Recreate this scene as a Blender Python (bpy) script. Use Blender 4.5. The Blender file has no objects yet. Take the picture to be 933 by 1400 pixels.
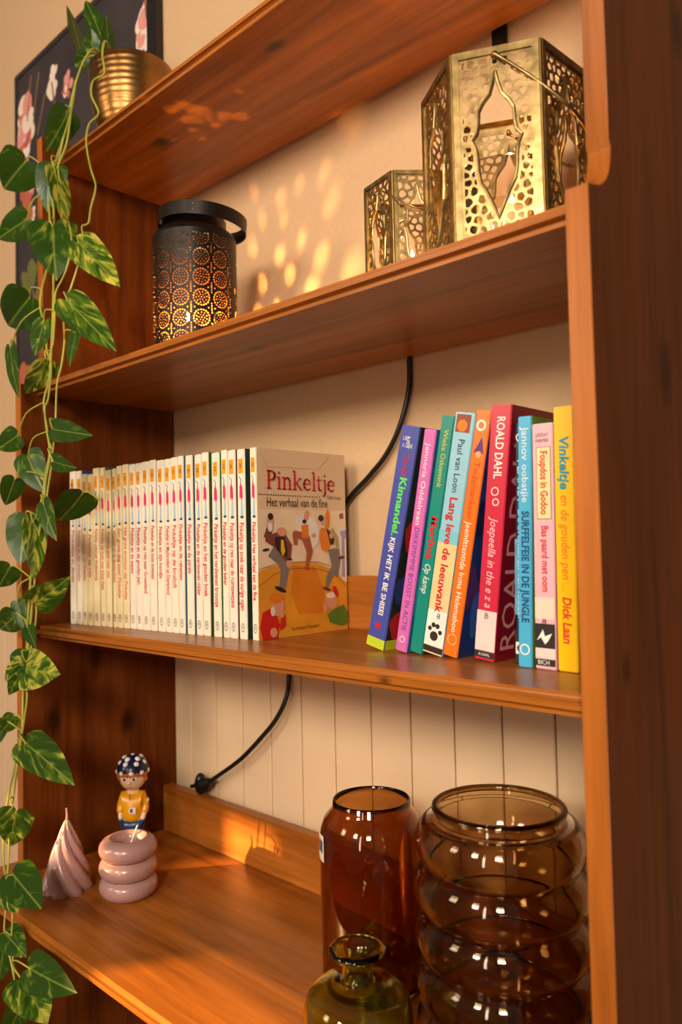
import bpy, bmesh, math, random
from mathutils import Vector, Matrix
import numpy as np
random.seed(7)
scene = bpy.context.scene
COL = scene.collection
R = math.radians

# ------------------------------------------------------------------ camera
cam_data = bpy.data.cameras.new('camera')
cam = bpy.data.objects.new('camera', cam_data); COL.objects.link(cam)
cr = Vector((0.72176187, 0.69180587, -0.02155064)); cu = Vector((0.04270453, -0.01343363, 0.99899743)); cd = Vector((-0.69082279, 0.72195857, 0.03923912))
M = Matrix((cr, cu, -cd)).transposed().to_4x4(); M.translation = (0.26461, -0.51808, 0.02258)
cam.matrix_world = M
cam_data.sensor_fit = 'VERTICAL'; cam_data.sensor_height = 36.0; cam_data.sensor_width = 24.0
cam_data.lens = 1068.84 / 1400 * 36.0
cam_data.clip_start = 0.02
cam_data.dof.use_dof = True; cam_data.dof.focus_distance = 0.88; cam_data.dof.aperture_fstop = 5.0
scene.camera = cam

# ------------------------------------------------------------------ light
world = bpy.data.worlds.new('room_light'); scene.world = world; world.use_nodes = True
world.node_tree.nodes['Background'].inputs[0].default_value = (1.0, 0.80, 0.58, 1)
world.node_tree.nodes['Background'].inputs[1].default_value = 0.12
def lamp(name, kind, energy, color, loc=(0, 0, 0), aim=None, **kw):
    l = bpy.data.lights.new(name, kind); l.energy = energy; l.color = color
    o = bpy.data.objects.new(name, l); COL.objects.link(o); o.location = loc
    if aim is not None:
        o.rotation_euler = (Vector(aim) - Vector(loc)).to_track_quat('-Z', 'Y').to_euler()
    for k, v in kw.items(): setattr(l, k, v)
    return o
SUN = Vector((0.65, 1.0, -0.30))
lamp('low_sun', 'SUN', 15.0, (1.0, 0.58, 0.22), (-2, -3, 1.5), Vector((-2, -3, 1.5)) + SUN, angle=R(0.6))
lamp('garden_door', 'AREA', 9, (1.0, 0.88, 0.72), (0.40, -2.45, 0.25), (-0.45, 0.1, 0.05), shape='RECTANGLE', size=0.16, size_y=1.6)
lamp('room_window', 'AREA', 42, (1.0, 0.87, 0.69), (1.25, -2.2, 0.95), (-0.45, 0.1, 0.05), shape='RECTANGLE', size=0.45, size_y=0.6)
lamp('room_window', 'AREA', 22, (1.0, 0.87, 0.69), (-0.20, -2.5, 0.95), (-0.45, 0.1, 0.05), shape='RECTANGLE', size=0.40, size_y=0.6)
lamp('side_window', 'AREA', 12, (1.0, 0.82, 0.60), (-1.7, -2.3, 0.95), (-0.5, 0.1, 0.0), shape='RECTANGLE', size=0.5, size_y=0.7)
vs = scene.view_settings
vs.view_transform = 'Standard'; vs.look = 'None'; vs.gamma = 1.0; vs.exposure = 0.34; vs.use_curve_mapping = False

# ------------------------------------------------------------------ materials
MATS = {}
def S(c):  # sRGB 0-255 -> linear
    return tuple((x / 255 / 12.92) if x / 255 <= 0.04045 else ((x / 255 + 0.055) / 1.055) ** 2.4 for x in c) + (1,)
def new_mat(name):
    m = bpy.data.materials.new(name); m.use_nodes = True
    return m, m.node_tree, m.node_tree.nodes['Principled BSDF']
def plain(name, rgb, rough=0.5, metal=0.0, noise=0.06, scale=40, spec=0.5, **kw):
    if name in MATS: return MATS[name]
    m, nt, b = new_mat(name)
    c = S(rgb)
    tc = nt.nodes.new('ShaderNodeTexCoord'); nz = nt.nodes.new('ShaderNodeTexNoise'); nz.inputs['Scale'].default_value = scale
    rp = nt.nodes.new('ShaderNodeValToRGB')
    rp.color_ramp.elements[0].color = tuple(max(0, x * (1 - noise * 2)) for x in c[:3]) + (1,)
    rp.color_ramp.elements[1].color = tuple(min(1, x * (1 + noise * 2)) for x in c[:3]) + (1,)
    nt.links.new(tc.outputs['Object'], nz.inputs['Vector']); nt.links.new(nz.outputs[0], rp.inputs[0])
    nt.links.new(rp.outputs[0], b.inputs['Base Color'])
    b.inputs['Roughness'].default_value = rough; b.inputs['Metallic'].default_value = metal
    b.inputs['Specular IOR Level'].default_value = spec
    for k, v in kw.items(): b.inputs[k].default_value = v
    MATS[name] = m
    return m
def wood(name, axis, knots=(), dark=(92, 44, 8), mid=(158, 88, 26), rough=0.34, spec=.35, coat=.08):
    if name in MATS: return MATS[name]
    m, nt, b = new_mat(name)
    N, Lk = nt.nodes, nt.links
    tc = N.new('ShaderNodeTexCoord'); mp = N.new('ShaderNodeMapping')
    sc = [22, 22, 22]; sc['xyz'.index(axis)] = 1.3
    mp.inputs['Scale'].default_value = sc
    Lk.new(tc.outputs['Object'], mp.inputs['Vector'])
    n1 = N.new('ShaderNodeTexNoise'); n1.inputs['Scale'].default_value = 1.0; n1.inputs['Detail'].default_value = 5; n1.inputs['Distortion'].default_value = 1.2
    Lk.new(mp.outputs[0], n1.inputs['Vector'])
    n2 = N.new('ShaderNodeTexNoise'); n2.inputs['Scale'].default_value = 9.0; n2.inputs['Detail'].default_value = 3
    Lk.new(mp.outputs[0], n2.inputs['Vector'])
    mx = N.new('ShaderNodeMath'); mx.operation = 'MULTIPLY_ADD'; mx.inputs[1].default_value = 0.35
    Lk.new(n2.outputs[0], mx.inputs[0]); Lk.new(n1.outputs[0], mx.inputs[2])
    rp = N.new('ShaderNodeValToRGB'); rp.color_ramp.elements[0].position = 0.40; rp.color_ramp.elements[1].position = 0.88
    rp.color_ramp.elements[0].color = S(dark); rp.color_ramp.elements[1].color = S(mid)
    Lk.new(mx.outputs[0], rp.inputs[0])
    col = rp.outputs[0]
    for (x, y, z, r) in knots:
        sb = N.new('ShaderNodeVectorMath'); sb.operation = 'SUBTRACT'; sb.inputs[1].default_value = (x, y, z)
        Lk.new(tc.outputs['Object'], sb.inputs[0])
        ml = N.new('ShaderNodeVectorMath'); ml.operation = 'MULTIPLY'
        s3 = [1, 1, 1]; s3['xyz'.index(axis)] = 0.55; ml.inputs[1].default_value = s3
        Lk.new(sb.outputs[0], ml.inputs[0])
        ln = N.new('ShaderNodeVectorMath'); ln.operation = 'LENGTH'; Lk.new(ml.outputs[0], ln.inputs[0])
        ad = N.new('ShaderNodeMath'); ad.operation = 'MULTIPLY_ADD'; ad.inputs[1].default_value = 0.010
        Lk.new(n2.outputs[0], ad.inputs[0]); Lk.new(ln.outputs['Value'], ad.inputs[2])
        kr = N.new('ShaderNodeMapRange'); kr.inputs['From Min'].default_value = r * 0.6 + .004; kr.inputs['From Max'].default_value = r * 1.7 + .006
        kr.inputs['To Min'].default_value = 0.85; kr.inputs['To Max'].default_value = 0.0
        Lk.new(ad.outputs[0], kr.inputs['Value'])
        mi = N.new('ShaderNodeMix'); mi.data_type = 'RGBA'; mi.inputs['B'].default_value = S((38, 14, 4))
        Lk.new(kr.outputs[0], mi.inputs['Factor']); Lk.new(col, mi.inputs['A']); col = mi.outputs['Result']
    Lk.new(col, b.inputs['Base Color'])
    b.inputs['Roughness'].default_value = rough
    b.inputs['Specular IOR Level'].default_value = spec; b.inputs['Coat Weight'].default_value = coat; b.inputs['Coat Roughness'].default_value = 0.2
    bp = N.new('ShaderNodeBump'); bp.inputs['Strength'].default_value = 0.12; bp.inputs['Distance'].default_value = 0.002
    Lk.new(n2.outputs[0], bp.inputs['Height']); Lk.new(bp.outputs[0], b.inputs['Normal'])
    MATS[name] = m
    return m
def glass(name, rgb, rough=0.0, ior=1.48):
    m, nt, b = new_mat(name)
    b.inputs['Base Color'].default_value = rgb + (1,)
    b.inputs['Transmission Weight'].default_value = 1.0; b.inputs['Roughness'].default_value = rough; b.inputs['IOR'].default_value = ior
    return m
def emit(name, rgb, strength):
    m, nt, b = new_mat(name)
    b.inputs['Base Color'].default_value = rgb + (1,); b.inputs['Emission Color'].default_value = rgb + (1,); b.inputs['Emission Strength'].default_value = strength
    return m
def metal(name, rgb, rough=0.3, scale=60, var=0.35, bump=0.15):
    m, nt, b = new_mat(name); N, Lk = nt.nodes, nt.links
    tc = N.new('ShaderNodeTexCoord'); nz = N.new('ShaderNodeTexNoise'); nz.inputs['Scale'].default_value = scale; nz.inputs['Detail'].default_value = 4
    Lk.new(tc.outputs['Object'], nz.inputs['Vector'])
    rp = N.new('ShaderNodeValToRGB'); c = S(rgb)
    rp.color_ramp.elements[0].position = .35; rp.color_ramp.elements[1].position = .65
    rp.color_ramp.elements[0].color = tuple(x * (1 - var) for x in c[:3]) + (1,); rp.color_ramp.elements[1].color = c
    Lk.new(nz.outputs[0], rp.inputs[0]); Lk.new(rp.outputs[0], b.inputs['Base Color'])
    b.inputs['Metallic'].default_value = 1.0; b.inputs['Roughness'].default_value = rough
    bp = N.new('ShaderNodeBump'); bp.inputs['Strength'].default_value = bump; bp.inputs['Distance'].default_value = .001
    Lk.new(nz.outputs[0], bp.inputs['Height']); Lk.new(bp.outputs[0], b.inputs['Normal'])
    return m

# ------------------------------------------------------------------ mesh helpers
class MB:
    def __init__(s): s.v = []; s.f = []; s.mi = []
    def add(s, vs_, fs, mi=0):
        n = len(s.v); s.v += [tuple(p) for p in vs_]; s.f += [tuple(i + n for i in f) for f in fs]; s.mi += [mi] * len(fs); return s
    def box(s, a, b, mi=0):
        (x0, y0, z0), (x1, y1, z1) = a, b
        return s.add([(x0,y0,z0),(x1,y0,z0),(x1,y1,z0),(x0,y1,z0),(x0,y0,z1),(x1,y0,z1),(x1,y1,z1),(x0,y1,z1)],
                     [(0,3,2,1),(4,5,6,7),(0,1,5,4),(1,2,6,5),(2,3,7,6),(3,0,4,7)], mi)
    def lathe(s, prof, n=48, c=(0, 0, 0), closed=False, mi=0):
        vs_ = []; fs = []; m = len(prof)
        for k in range(n):
            a = 2 * math.pi * k / n
            for (r, z) in prof: vs_.append((c[0] + r * math.cos(a), c[1] + r * math.sin(a), c[2] + z))
        last = m if closed else m - 1
        for k in range(n):
            k2 = (k + 1) % n
            for j in range(last):
                j2 = (j + 1) % m
                fs.append((k * m + j, k2 * m + j, k2 * m + j2, k * m + j2))
        return s.add(vs_, fs, mi)
    def tube(s, pts, r, n=8, cap=True, mi=0):
        pts = [Vector(p) for p in pts]; rr = r if isinstance(r, (list, tuple)) else [r] * len(pts)
        vs_ = []; fs = []; up = None
        for i, p in enumerate(pts):
            t = (pts[min(i + 1, len(pts) - 1)] - pts[max(i - 1, 0)])
            t = t.normalized() if t.length > 1e-9 else Vector((0, 0, 1))
            if up is None: up = t.orthogonal().normalized()
            up = (up - t * up.dot(t)); up = up.normalized() if up.length > 1e-6 else t.orthogonal().normalized()
            sd = t.cross(up)
            for k in range(n):
                a = 2 * math.pi * k / n
                vs_.append(p + (up * math.cos(a) + sd * math.sin(a)) * rr[i])
        for i in range(len(pts) - 1):
            for k in range(n):
                k2 = (k + 1) % n
                fs.append((i * n + k, i * n + k2, (i + 1) * n + k2, (i + 1) * n + k))
        if cap: fs.append(tuple(range(n))[::-1]); fs.append(tuple((len(pts) - 1) * n + k for k in range(n)))
        return s.add(vs_, fs, mi)
    def ball(s, c, r, n=16, m=10, sx=1, sy=1, sz=1, mi=0):
        vs_ = []; fs = []
        for j in range(m + 1):
            ph = math.pi * j / m
            for k in range(n):
                a = 2 * math.pi * k / n
                vs_.append((c[0] + r * sx * math.sin(ph) * math.cos(a), c[1] + r * sy * math.sin(ph) * math.sin(a), c[2] + r * sz * math.cos(ph)))
        for j in range(m):
            for k in range(n):
                k2 = (k + 1) % n
                fs.append((j * n + k, (j + 1) * n + k, (j + 1) * n + k2, j * n + k2))
        return s.add(vs_, fs, mi)
    def prism(s, poly, d, mi=0):  # poly: list of 3d pts, d: extrusion vector
        n = len(poly); d = Vector(d)
        vs_ = [tuple(p) for p in poly] + [tuple(Vector(p) + d) for p in poly]
        fs = [tuple(range(n)), tuple(range(n, 2 * n))[::-1]] + [((i + 1) % n, i, i + n, (i + 1) % n + n) for i in range(n)]
        return s.add(vs_, fs, mi)
    def build(s, name, mats, parent=None, loc=(0, 0, 0), smooth=False, bevel=0, seg=2, weld=False):
        me = bpy.data.meshes.new(name); me.from_pydata(s.v, [], s.f)
        mats = mats if isinstance(mats, (list, tuple)) else [mats]
        for m in mats: me.materials.append(m)
        if len(mats) > 1: me.polygons.foreach_set('material_index', s.mi)
        bm = bmesh.new(); bm.from_mesh(me)
        if weld: bmesh.ops.remove_doubles(bm, verts=bm.verts, dist=1e-6)
        bmesh.ops.recalc_face_normals(bm, faces=bm.faces)
        if bevel:
            es = [e for e in bm.edges if len(e.link_faces) == 2 and e.calc_face_angle(0) > 0.5]
            bmesh.ops.bevel(bm, geom=es, offset=bevel, segments=seg, affect='EDGES', clamp_overlap=True)
        if smooth:
            for f in bm.faces: f.smooth = True
            for e in bm.edges:
                if len(e.link_faces) == 2 and e.calc_face_angle(0) > R(50): e.smooth = False
        bm.to_mesh(me); bm.free(); me.update()
        return link(name, me, parent, loc)
def link(name, me, parent=None, loc=(0, 0, 0)):
    o = bpy.data.objects.new(name, me); COL.objects.link(o); o.location = loc
    if parent is not None: o.parent = parent
    return o
def empty(name, loc=(0, 0, 0), rot=(0, 0, 0)):
    o = bpy.data.objects.new(name, None); COL.objects.link(o); o.location = loc; o.rotation_euler = rot; o.empty_display_size = .05
    return o
def tag(o, label, cat, group=None):
    o['label'] = label; o['category'] = cat
    if group: o['group'] = group
    return o
def structure(o): o['kind'] = 'structure'; return o
def smooth_path(pts, n=5):
    pts = [Vector(p) for p in pts]; out = []
    for i in range(len(pts) - 1):
        p0, p1, p2, p3 = pts[max(i - 1, 0)], pts[i], pts[i + 1], pts[min(i + 2, len(pts) - 1)]
        for k in range(n):
            t = k / n
            out.append(0.5 * ((2 * p1) + (-p0 + p2) * t + (2 * p0 - 5 * p1 + 4 * p2 - p3) * t * t + (-p0 + 3 * p1 - 3 * p2 + p3) * t ** 3))
    out.append(pts[-1]); return out
def text_mesh(body, size, mat, name='lettering', extrude=0.0, sx=1.0, width=None, bold=0.0, shear=0.0):
    c = bpy.data.curves.new(name, 'FONT'); c.body = body; c.size = size; c.align_x = 'LEFT'; c.align_y = 'CENTER'
    c.offset = bold; c.shear = shear; c.resolution_u = 2
    o = bpy.data.objects.new('tmp_text', c); COL.objects.link(o)
    dg = bpy.context.evaluated_depsgraph_get(); me = bpy.data.meshes.new_from_object(o.evaluated_get(dg))
    bpy.data.objects.remove(o); bpy.data.curves.remove(c)
    me.name = name; me.materials.clear(); me.materials.append(mat)
    xs = [v.co.x for v in me.vertices]
    if xs:
        x0, x1 = min(xs), max(xs); k = (width / (x1 - x0)) if width else sx
        for v in me.vertices: v.co.x = (v.co.x - x0) * k
    return me
VINES=[
 [(-0.7774,0.0467,0.7482),(-0.8040,0.0454,0.7238),(-0.8119,0.0409,0.6803),(-0.8260,0.0361,0.6448),(-0.8415,0.0320,0.6153),(-0.8453,0.0266,0.5754),(-0.8244,0.0182,0.5104),(-0.8121,0.0107,0.4556),(-0.7941,0.0014,0.3897),(-0.7833,-0.0053,0.3438),(-0.7745,-0.0120,0.2992),(-0.7714,-0.0170,0.2568),(-0.7795,-0.0207,0.2268),(-0.7641,-0.0231,0.1839),(-0.7557,-0.0243,0.1527),(-0.7667,-0.0254,0.1235),(-0.7735,-0.0266,0.0937),(-0.7895,-0.0275,0.0692),(-0.7998,-0.0281,0.0542),(-0.7902,-0.0296,0.0135),(-0.8017,-0.0308,-0.0169),(-0.8066,-0.0331,-0.0777),(-0.8076,-0.0350,-0.1280),(-0.8123,-0.0361,-0.1435),(-0.7980,-0.0386,-0.1767),(-0.8020,-0.0411,-0.2116),(-0.8059,-0.0425,-0.2317),(-0.8122,-0.0450,-0.2670),(-0.8208,-0.0486,-0.3175),(-0.8256,-0.0507,-0.3478),(-0.8225,-0.0543,-0.3954),(-0.8077,-0.0627,-0.4182),(-0.7762,-0.0781,-0.4421),(-0.7703,-0.0827,-0.4712),(-0.7509,-0.0836,-0.4965),(-0.7412,-0.0841,-0.5110),(-0.7264,-0.0852,-0.5410),(-0.7293,-0.0860,-0.5864)],
 [(-0.7313,0.0469,0.7305),(-0.7239,0.0458,0.6999),(-0.7543,0.0454,0.7022),(-0.7577,0.0436,0.6811),(-0.7313,0.0402,0.6420),(-0.7549,0.0382,0.6345),(-0.7575,0.0348,0.6073),(-0.7369,0.0300,0.5608),(-0.7155,0.0258,0.5258),(-0.7210,0.0208,0.4950),(-0.7213,0.0174,0.4734),(-0.7382,0.0166,0.4731),(-0.7282,0.0132,0.4485),(-0.7342,0.0073,0.4126),(-0.7491,0.0006,0.3736),(-0.7539,-0.0036,0.3481),(-0.7408,-0.0095,0.3085),(-0.7398,-0.0145,0.2722),(-0.7465,-0.0176,0.2477),(-0.7415,-0.0226,0.1963),(-0.7442,-0.0235,0.1716),(-0.7501,-0.0251,0.1322),(-0.7604,-0.0266,0.0930),(-0.7596,-0.0283,0.0481)],
 [(-0.7897,0.0463,0.7402),(-0.8122,0.0436,0.7040),(-0.8127,0.0389,0.6631),(-0.8176,0.0341,0.6241),(-0.8408,0.0292,0.5915),(-0.8556,0.0246,0.5646),(-0.8383,0.0182,0.5147),(-0.8255,0.0082,0.4423),(-0.8324,0.0023,0.4045),(-0.8286,-0.0019,0.3756),(-0.8023,-0.0070,0.3369),(-0.7878,-0.0120,0.3017),(-0.7697,-0.0145,0.2774),(-0.7675,-0.0201,0.2303),(-0.7748,-0.0220,0.2158),(-0.7613,-0.0235,0.1734),(-0.7517,-0.0241,0.1574),(-0.7661,-0.0258,0.1134),(-0.7684,-0.0270,0.0834),(-0.7827,-0.0289,0.0336),(-0.7897,-0.0312,-0.0268),(-0.7810,-0.0323,-0.0565),(-0.7871,-0.0339,-0.0965),(-0.8061,-0.0357,-0.1379)],
 [(-0.7920,-0.0312,-0.0268),(-0.7975,-0.0331,-0.0772),(-0.8037,-0.0346,-0.1177),(-0.8109,-0.0379,-0.1682),(-0.8066,-0.0421,-0.2269),(-0.8199,-0.0446,-0.2635),(-0.8254,-0.0464,-0.2890),(-0.8357,-0.0482,-0.3157),(-0.8430,-0.0514,-0.3615),(-0.8375,-0.0550,-0.4090),(-0.7896,-0.0685,-0.4256),(-0.7474,-0.0820,-0.4412),(-0.7481,-0.0828,-0.4685),(-0.7419,-0.0837,-0.4979),(-0.7361,-0.0845,-0.5226)],
 [(-0.8063,0.0454,0.7247),(-0.8166,0.0423,0.6940),(-0.8218,0.0389,0.6667),(-0.8343,0.0307,0.6010),(-0.8159,0.0258,0.5596),(-0.7855,0.0191,0.5041),(-0.7617,0.0132,0.4581),(-0.7664,0.0065,0.4156),(-0.7874,0.0014,0.3881),(-0.7815,-0.0028,0.3596),(-0.7734,-0.0103,0.3096),(-0.7874,-0.0145,0.2804)],
]
LEAVES=[
 ((-0.9381,0.0272,0.6416),(-0.8502,-0.2384,-0.4693),0.0667,(0.4980,-0.6533,-0.5703),0.0617,0.20,(-0.9081,0.0372,0.6316)),
 ((-0.8162,0.0361,0.6735),(-0.2930,-0.3213,-0.9005),0.0601,(0.9558,-0.0730,-0.2849),0.0409,0.20,(-0.8119,0.0409,0.6803)),
 ((-0.8413,0.0260,0.5963),(-0.0434,-0.1882,-0.9812),0.0622,(0.7585,-0.6454,0.0902),0.0423,0.30,(-0.8415,0.0320,0.6153)),
 ((-0.8324,0.0250,0.5861),(0.5592,-0.1476,-0.8158),0.1220,(0.8275,0.0389,0.5601),0.0321,0.90,(-0.8343,0.0307,0.6010)),
 ((-0.9055,0.0142,0.5341),(-0.9194,-0.2986,-0.2560),0.0680,(0.3834,-0.8256,-0.4139),0.0423,0.30,(-0.8556,0.0246,0.5646)),
 ((-0.8176,0.0126,0.4957),(0.3523,-0.1400,-0.9254),0.0829,(0.7762,-0.5087,0.3724),0.0626,0.45,(-0.8244,0.0182,0.5104)),
 ((-0.7324,0.0089,0.4465),(0.7753,0.0166,-0.6314),0.1147,(0.4069,-0.7777,0.4792),0.0433,0.80,(-0.7282,0.0132,0.4485)),
 ((-0.8599,-0.0039,0.3955),(-0.9521,-0.0127,-0.3054),0.0946,(0.2245,-0.7070,-0.6707),0.0593,0.25,(-0.8324,0.0023,0.4045)),
 ((-0.7391,-0.0046,0.3630),(0.8127,-0.0148,-0.5825),0.1416,(0.3387,-0.8015,0.4929),0.0425,0.60,(-0.7491,0.0006,0.3736)),
 ((-0.8019,-0.0093,0.3470),(0.0853,-0.3139,-0.9456),0.0516,(0.6349,-0.7143,0.2944),0.0290,0.50,(-0.7815,-0.0028,0.3596)),
 ((-0.7753,-0.0181,0.2809),(-0.7426,-0.1326,-0.6564),0.0603,(0.6697,-0.1405,-0.7292),0.0337,0.80,(-0.7745,-0.0120,0.2992)),
 ((-0.9000,-0.0153,0.3266),(0.5093,-0.1564,-0.8463),0.0946,(0.0950,-0.9671,0.2359),0.0269,0.20,(-0.8286,-0.0019,0.3756)),
 ((-0.7033,-0.0118,0.3107),(0.2251,-0.3518,-0.9086),0.0497,(0.4328,-0.7994,0.4167),0.0179,0.20,(-0.7408,-0.0095,0.3085)),
 ((-0.7410,-0.0270,0.1839),(0.9735,-0.1473,-0.1749),0.1304,(-0.1347,-0.9875,0.0818),0.0277,0.25,(-0.7415,-0.0226,0.1963)),
 ((-0.8490,-0.0274,0.1868),(-0.7964,-0.4173,-0.4377),0.0393,(0.5562,-0.7896,-0.2592),0.0322,0.20,(-0.7795,-0.0207,0.2268)),
 ((-0.8138,-0.0284,0.1538),(0.5876,0.0349,-0.8084),0.0602,(0.5038,-0.7975,0.3318),0.0396,0.35,(-0.7641,-0.0231,0.1839)),
 ((-0.7361,-0.0287,0.1397),(0.9693,-0.0076,-0.2456),0.0529,(-0.0484,-0.9858,-0.1606),0.0217,0.20,(-0.7517,-0.0241,0.1574)),
 ((-0.6560,-0.0304,0.0908),(-0.8506,-0.0138,-0.5256),0.0723,(0.4899,-0.3839,-0.7827),0.0414,0.10,(-0.6260,-0.0204,0.0808)),
 ((-0.8543,-0.0297,0.1235),(-0.6302,-0.0254,-0.7761),0.0473,(0.6905,-0.4755,-0.5451),0.0296,0.10,(-0.7667,-0.0254,0.1235)),
 ((-0.8125,-0.0317,0.0669),(0.2206,-0.2622,-0.9395),0.0648,(0.6364,-0.6913,0.3424),0.0476,0.20,(-0.7895,-0.0275,0.0692)),
 ((-0.7891,-0.0320,0.0580),(0.4725,-0.1728,-0.8642),0.0804,(0.8810,0.1193,0.4578),0.0327,0.90,(-0.7895,-0.0275,0.0692)),
 ((-0.8599,-0.0342,-0.0019),(-0.6909,-0.1231,-0.7124),0.0463,(0.6298,-0.5863,-0.5095),0.0337,0.20,(-0.8017,-0.0308,-0.0169)),
 ((-0.7750,-0.0361,-0.0500),(0.9527,-0.0326,0.3020),0.0920,(0.2062,-0.6606,-0.7219),0.0381,0.60,(-0.7897,-0.0312,-0.0268)),
 ((-0.8379,-0.0368,-0.0708),(-0.9150,0.0030,-0.4035),0.0657,(0.2402,-0.7994,-0.5508),0.0352,0.40,(-0.8066,-0.0331,-0.0777)),
 ((-0.8321,-0.0361,-0.0521),(0.4395,0.0213,-0.8980),0.0423,(0.5134,-0.8263,0.2317),0.0214,0.00,(-0.8017,-0.0308,-0.0169)),
 ((-0.7972,-0.0374,-0.0848),(0.9172,-0.2987,-0.2638),0.0660,(0.0111,-0.6425,0.7662),0.0171,0.00,(-0.7975,-0.0331,-0.0772)),
 ((-0.8027,-0.0393,-0.1311),(-0.9863,-0.1307,0.1012),0.0475,(0.1498,-0.9653,0.2138),0.0286,0.20,(-0.8037,-0.0346,-0.1177)),
 ((-0.8113,-0.0396,-0.1359),(-0.8849,-0.0702,-0.4604),0.0641,(0.1641,-0.9722,-0.1670),0.0259,0.90,(-0.8076,-0.0350,-0.1280)),
 ((-0.8035,-0.0400,-0.1411),(0.9948,-0.0890,0.0495),0.0989,(-0.0992,-0.9566,0.2739),0.0504,0.90,(-0.8076,-0.0350,-0.1280)),
 ((-0.8101,-0.0401,-0.1437),(0.0658,-0.4981,-0.8646),0.0349,(0.9940,-0.0428,0.1004),0.0258,0.60,(-0.8076,-0.0350,-0.1280)),
 ((-0.8261,-0.0447,-0.2092),(-0.6536,-0.2757,-0.7048),0.0352,(0.6319,-0.7113,-0.3078),0.0224,0.50,(-0.8020,-0.0411,-0.2116)),
 ((-0.7816,-0.0474,-0.2388),(0.9889,-0.1284,-0.0743),0.1534,(-0.0241,-0.6333,0.7736),0.0435,0.55,(-0.8059,-0.0425,-0.2317)),
 ((-0.7842,-0.0483,-0.2517),(0.1612,0.1060,-0.9812),0.0217,(0.7343,-0.6772,0.0475),0.0126,0.00,(-0.8059,-0.0425,-0.2317)),
 ((-0.7993,-0.0540,-0.3312),(-0.4063,0.0082,-0.9137),0.0613,(0.7087,-0.6284,-0.3207),0.0441,0.60,(-0.8208,-0.0486,-0.3175)),
 ((-0.7836,-0.0652,-0.4070),(0.9905,-0.0868,-0.1068),0.0899,(0.0405,-0.5579,0.8289),0.0464,0.25,(-0.7896,-0.0685,-0.4256)),
 ((-0.7990,-0.0752,-0.4328),(0.9781,-0.1797,0.1050),0.0790,(-0.1898,-0.5633,0.8042),0.0213,0.80,(-0.7896,-0.0685,-0.4256)),
 ((-0.7563,-0.0867,-0.4670),(0.9795,0.0349,-0.1985),0.0458,(0.1836,-0.5607,0.8074),0.0299,0.40,(-0.7481,-0.0828,-0.4685)),
 ((-0.6828,-0.0880,-0.4843),(0.9840,-0.0667,0.1653),0.1065,(-0.1463,-0.8319,0.5353),0.0395,0.35,(-0.7419,-0.0837,-0.4979)),
 ((-0.7042,-0.0884,-0.5058),(0.9386,0.0146,-0.3447),0.0618,(0.3322,-0.3080,0.8915),0.0474,0.80,(-0.7419,-0.0837,-0.4979)),
 ((-0.7145,-0.0896,-0.5469),(-0.6177,0.0000,-0.7864),0.0664,(0.5493,-0.7156,-0.4315),0.0270,0.20,(-0.7264,-0.0852,-0.5410)),
 ((-0.7600,-0.0310,0.0829),(0.6793,-0.1393,-0.7205),0.0632,(0.1809,-0.9197,0.3484),0.0259,0.40,(-0.7604,-0.0266,0.0930)),
 ((-0.8663,-0.0451,-0.2199),(0.1990,-0.3184,-0.9268),0.0352,(0.8875,-0.3426,0.3083),0.0208,0.30,(-0.8066,-0.0421,-0.2269)),
 ((-0.7639,-0.0873,-0.4904),(0.0389,-0.1660,-0.9854),0.0386,(0.8979,-0.4268,0.1073),0.0244,0.40,(-0.7703,-0.0827,-0.4712)),
 ((-0.8311,0.1000,0.8342),(-0.3733,-0.1398,0.9171),0.0715,(0.7665,-0.6034,0.2200),0.0282,0.30,(-0.7900,0.1200,0.7700)),
 ((-0.8432,0.0750,0.7930),(-0.2216,-0.1142,0.9684),0.0876,(0.8926,0.3761,0.2486),0.0366,0.20,(-0.7900,0.1200,0.7700)),
 ((-0.8183,0.0800,0.7839),(0.4134,-0.2871,0.8641),0.0348,(0.7567,-0.4195,-0.5014),0.0272,0.50,(-0.7900,0.1200,0.7700)),
 ((-0.8094,0.1000,0.7934),(0.4353,-0.2123,0.8749),0.0471,(0.8926,-0.0246,-0.4501),0.0226,0.20,(-0.7900,0.1200,0.7700)),
 ((-0.8203,0.0700,0.7780),(-0.7831,-0.4375,-0.4419),0.0229,(0.6191,-0.6157,-0.4875),0.0217,0.40,(-0.7900,0.1200,0.7700)),
]
ROW=[(-0.8738,0.0645,0.0201),(-0.8553,0.0659,0.0170),(-0.8396,0.0672,0.0145),(-0.8261,0.0684,0.0153),(-0.8117,0.0696,0.0202),(-0.7935,0.0712,0.0150),(-0.7797,0.0724,0.0145),(-0.7636,0.0738,0.0122),(-0.7530,0.0748,0.0140),(-0.7392,0.0761,0.0157),(-0.7231,0.0776,0.0145),(-0.7083,0.0786,0.0142),(-0.6935,0.0793,0.0176),(-0.6756,0.0803,0.0154),(-0.6590,0.0813,0.0177),(-0.6411,0.0823,0.0139),(-0.6275,0.0831,0.0145),(-0.6126,0.0840,0.0125),(-0.5958,0.0850,0.0147),(-0.5771,0.0861,0.0135),(-0.5633,0.0870,0.0141),(-0.5433,0.0883,0.0152),(-0.5252,0.0895,0.0126),(-0.5130,0.0904,0.0145),(-0.4957,0.0916,0.0142),(-0.4729,0.0932,0.0115)]
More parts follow.
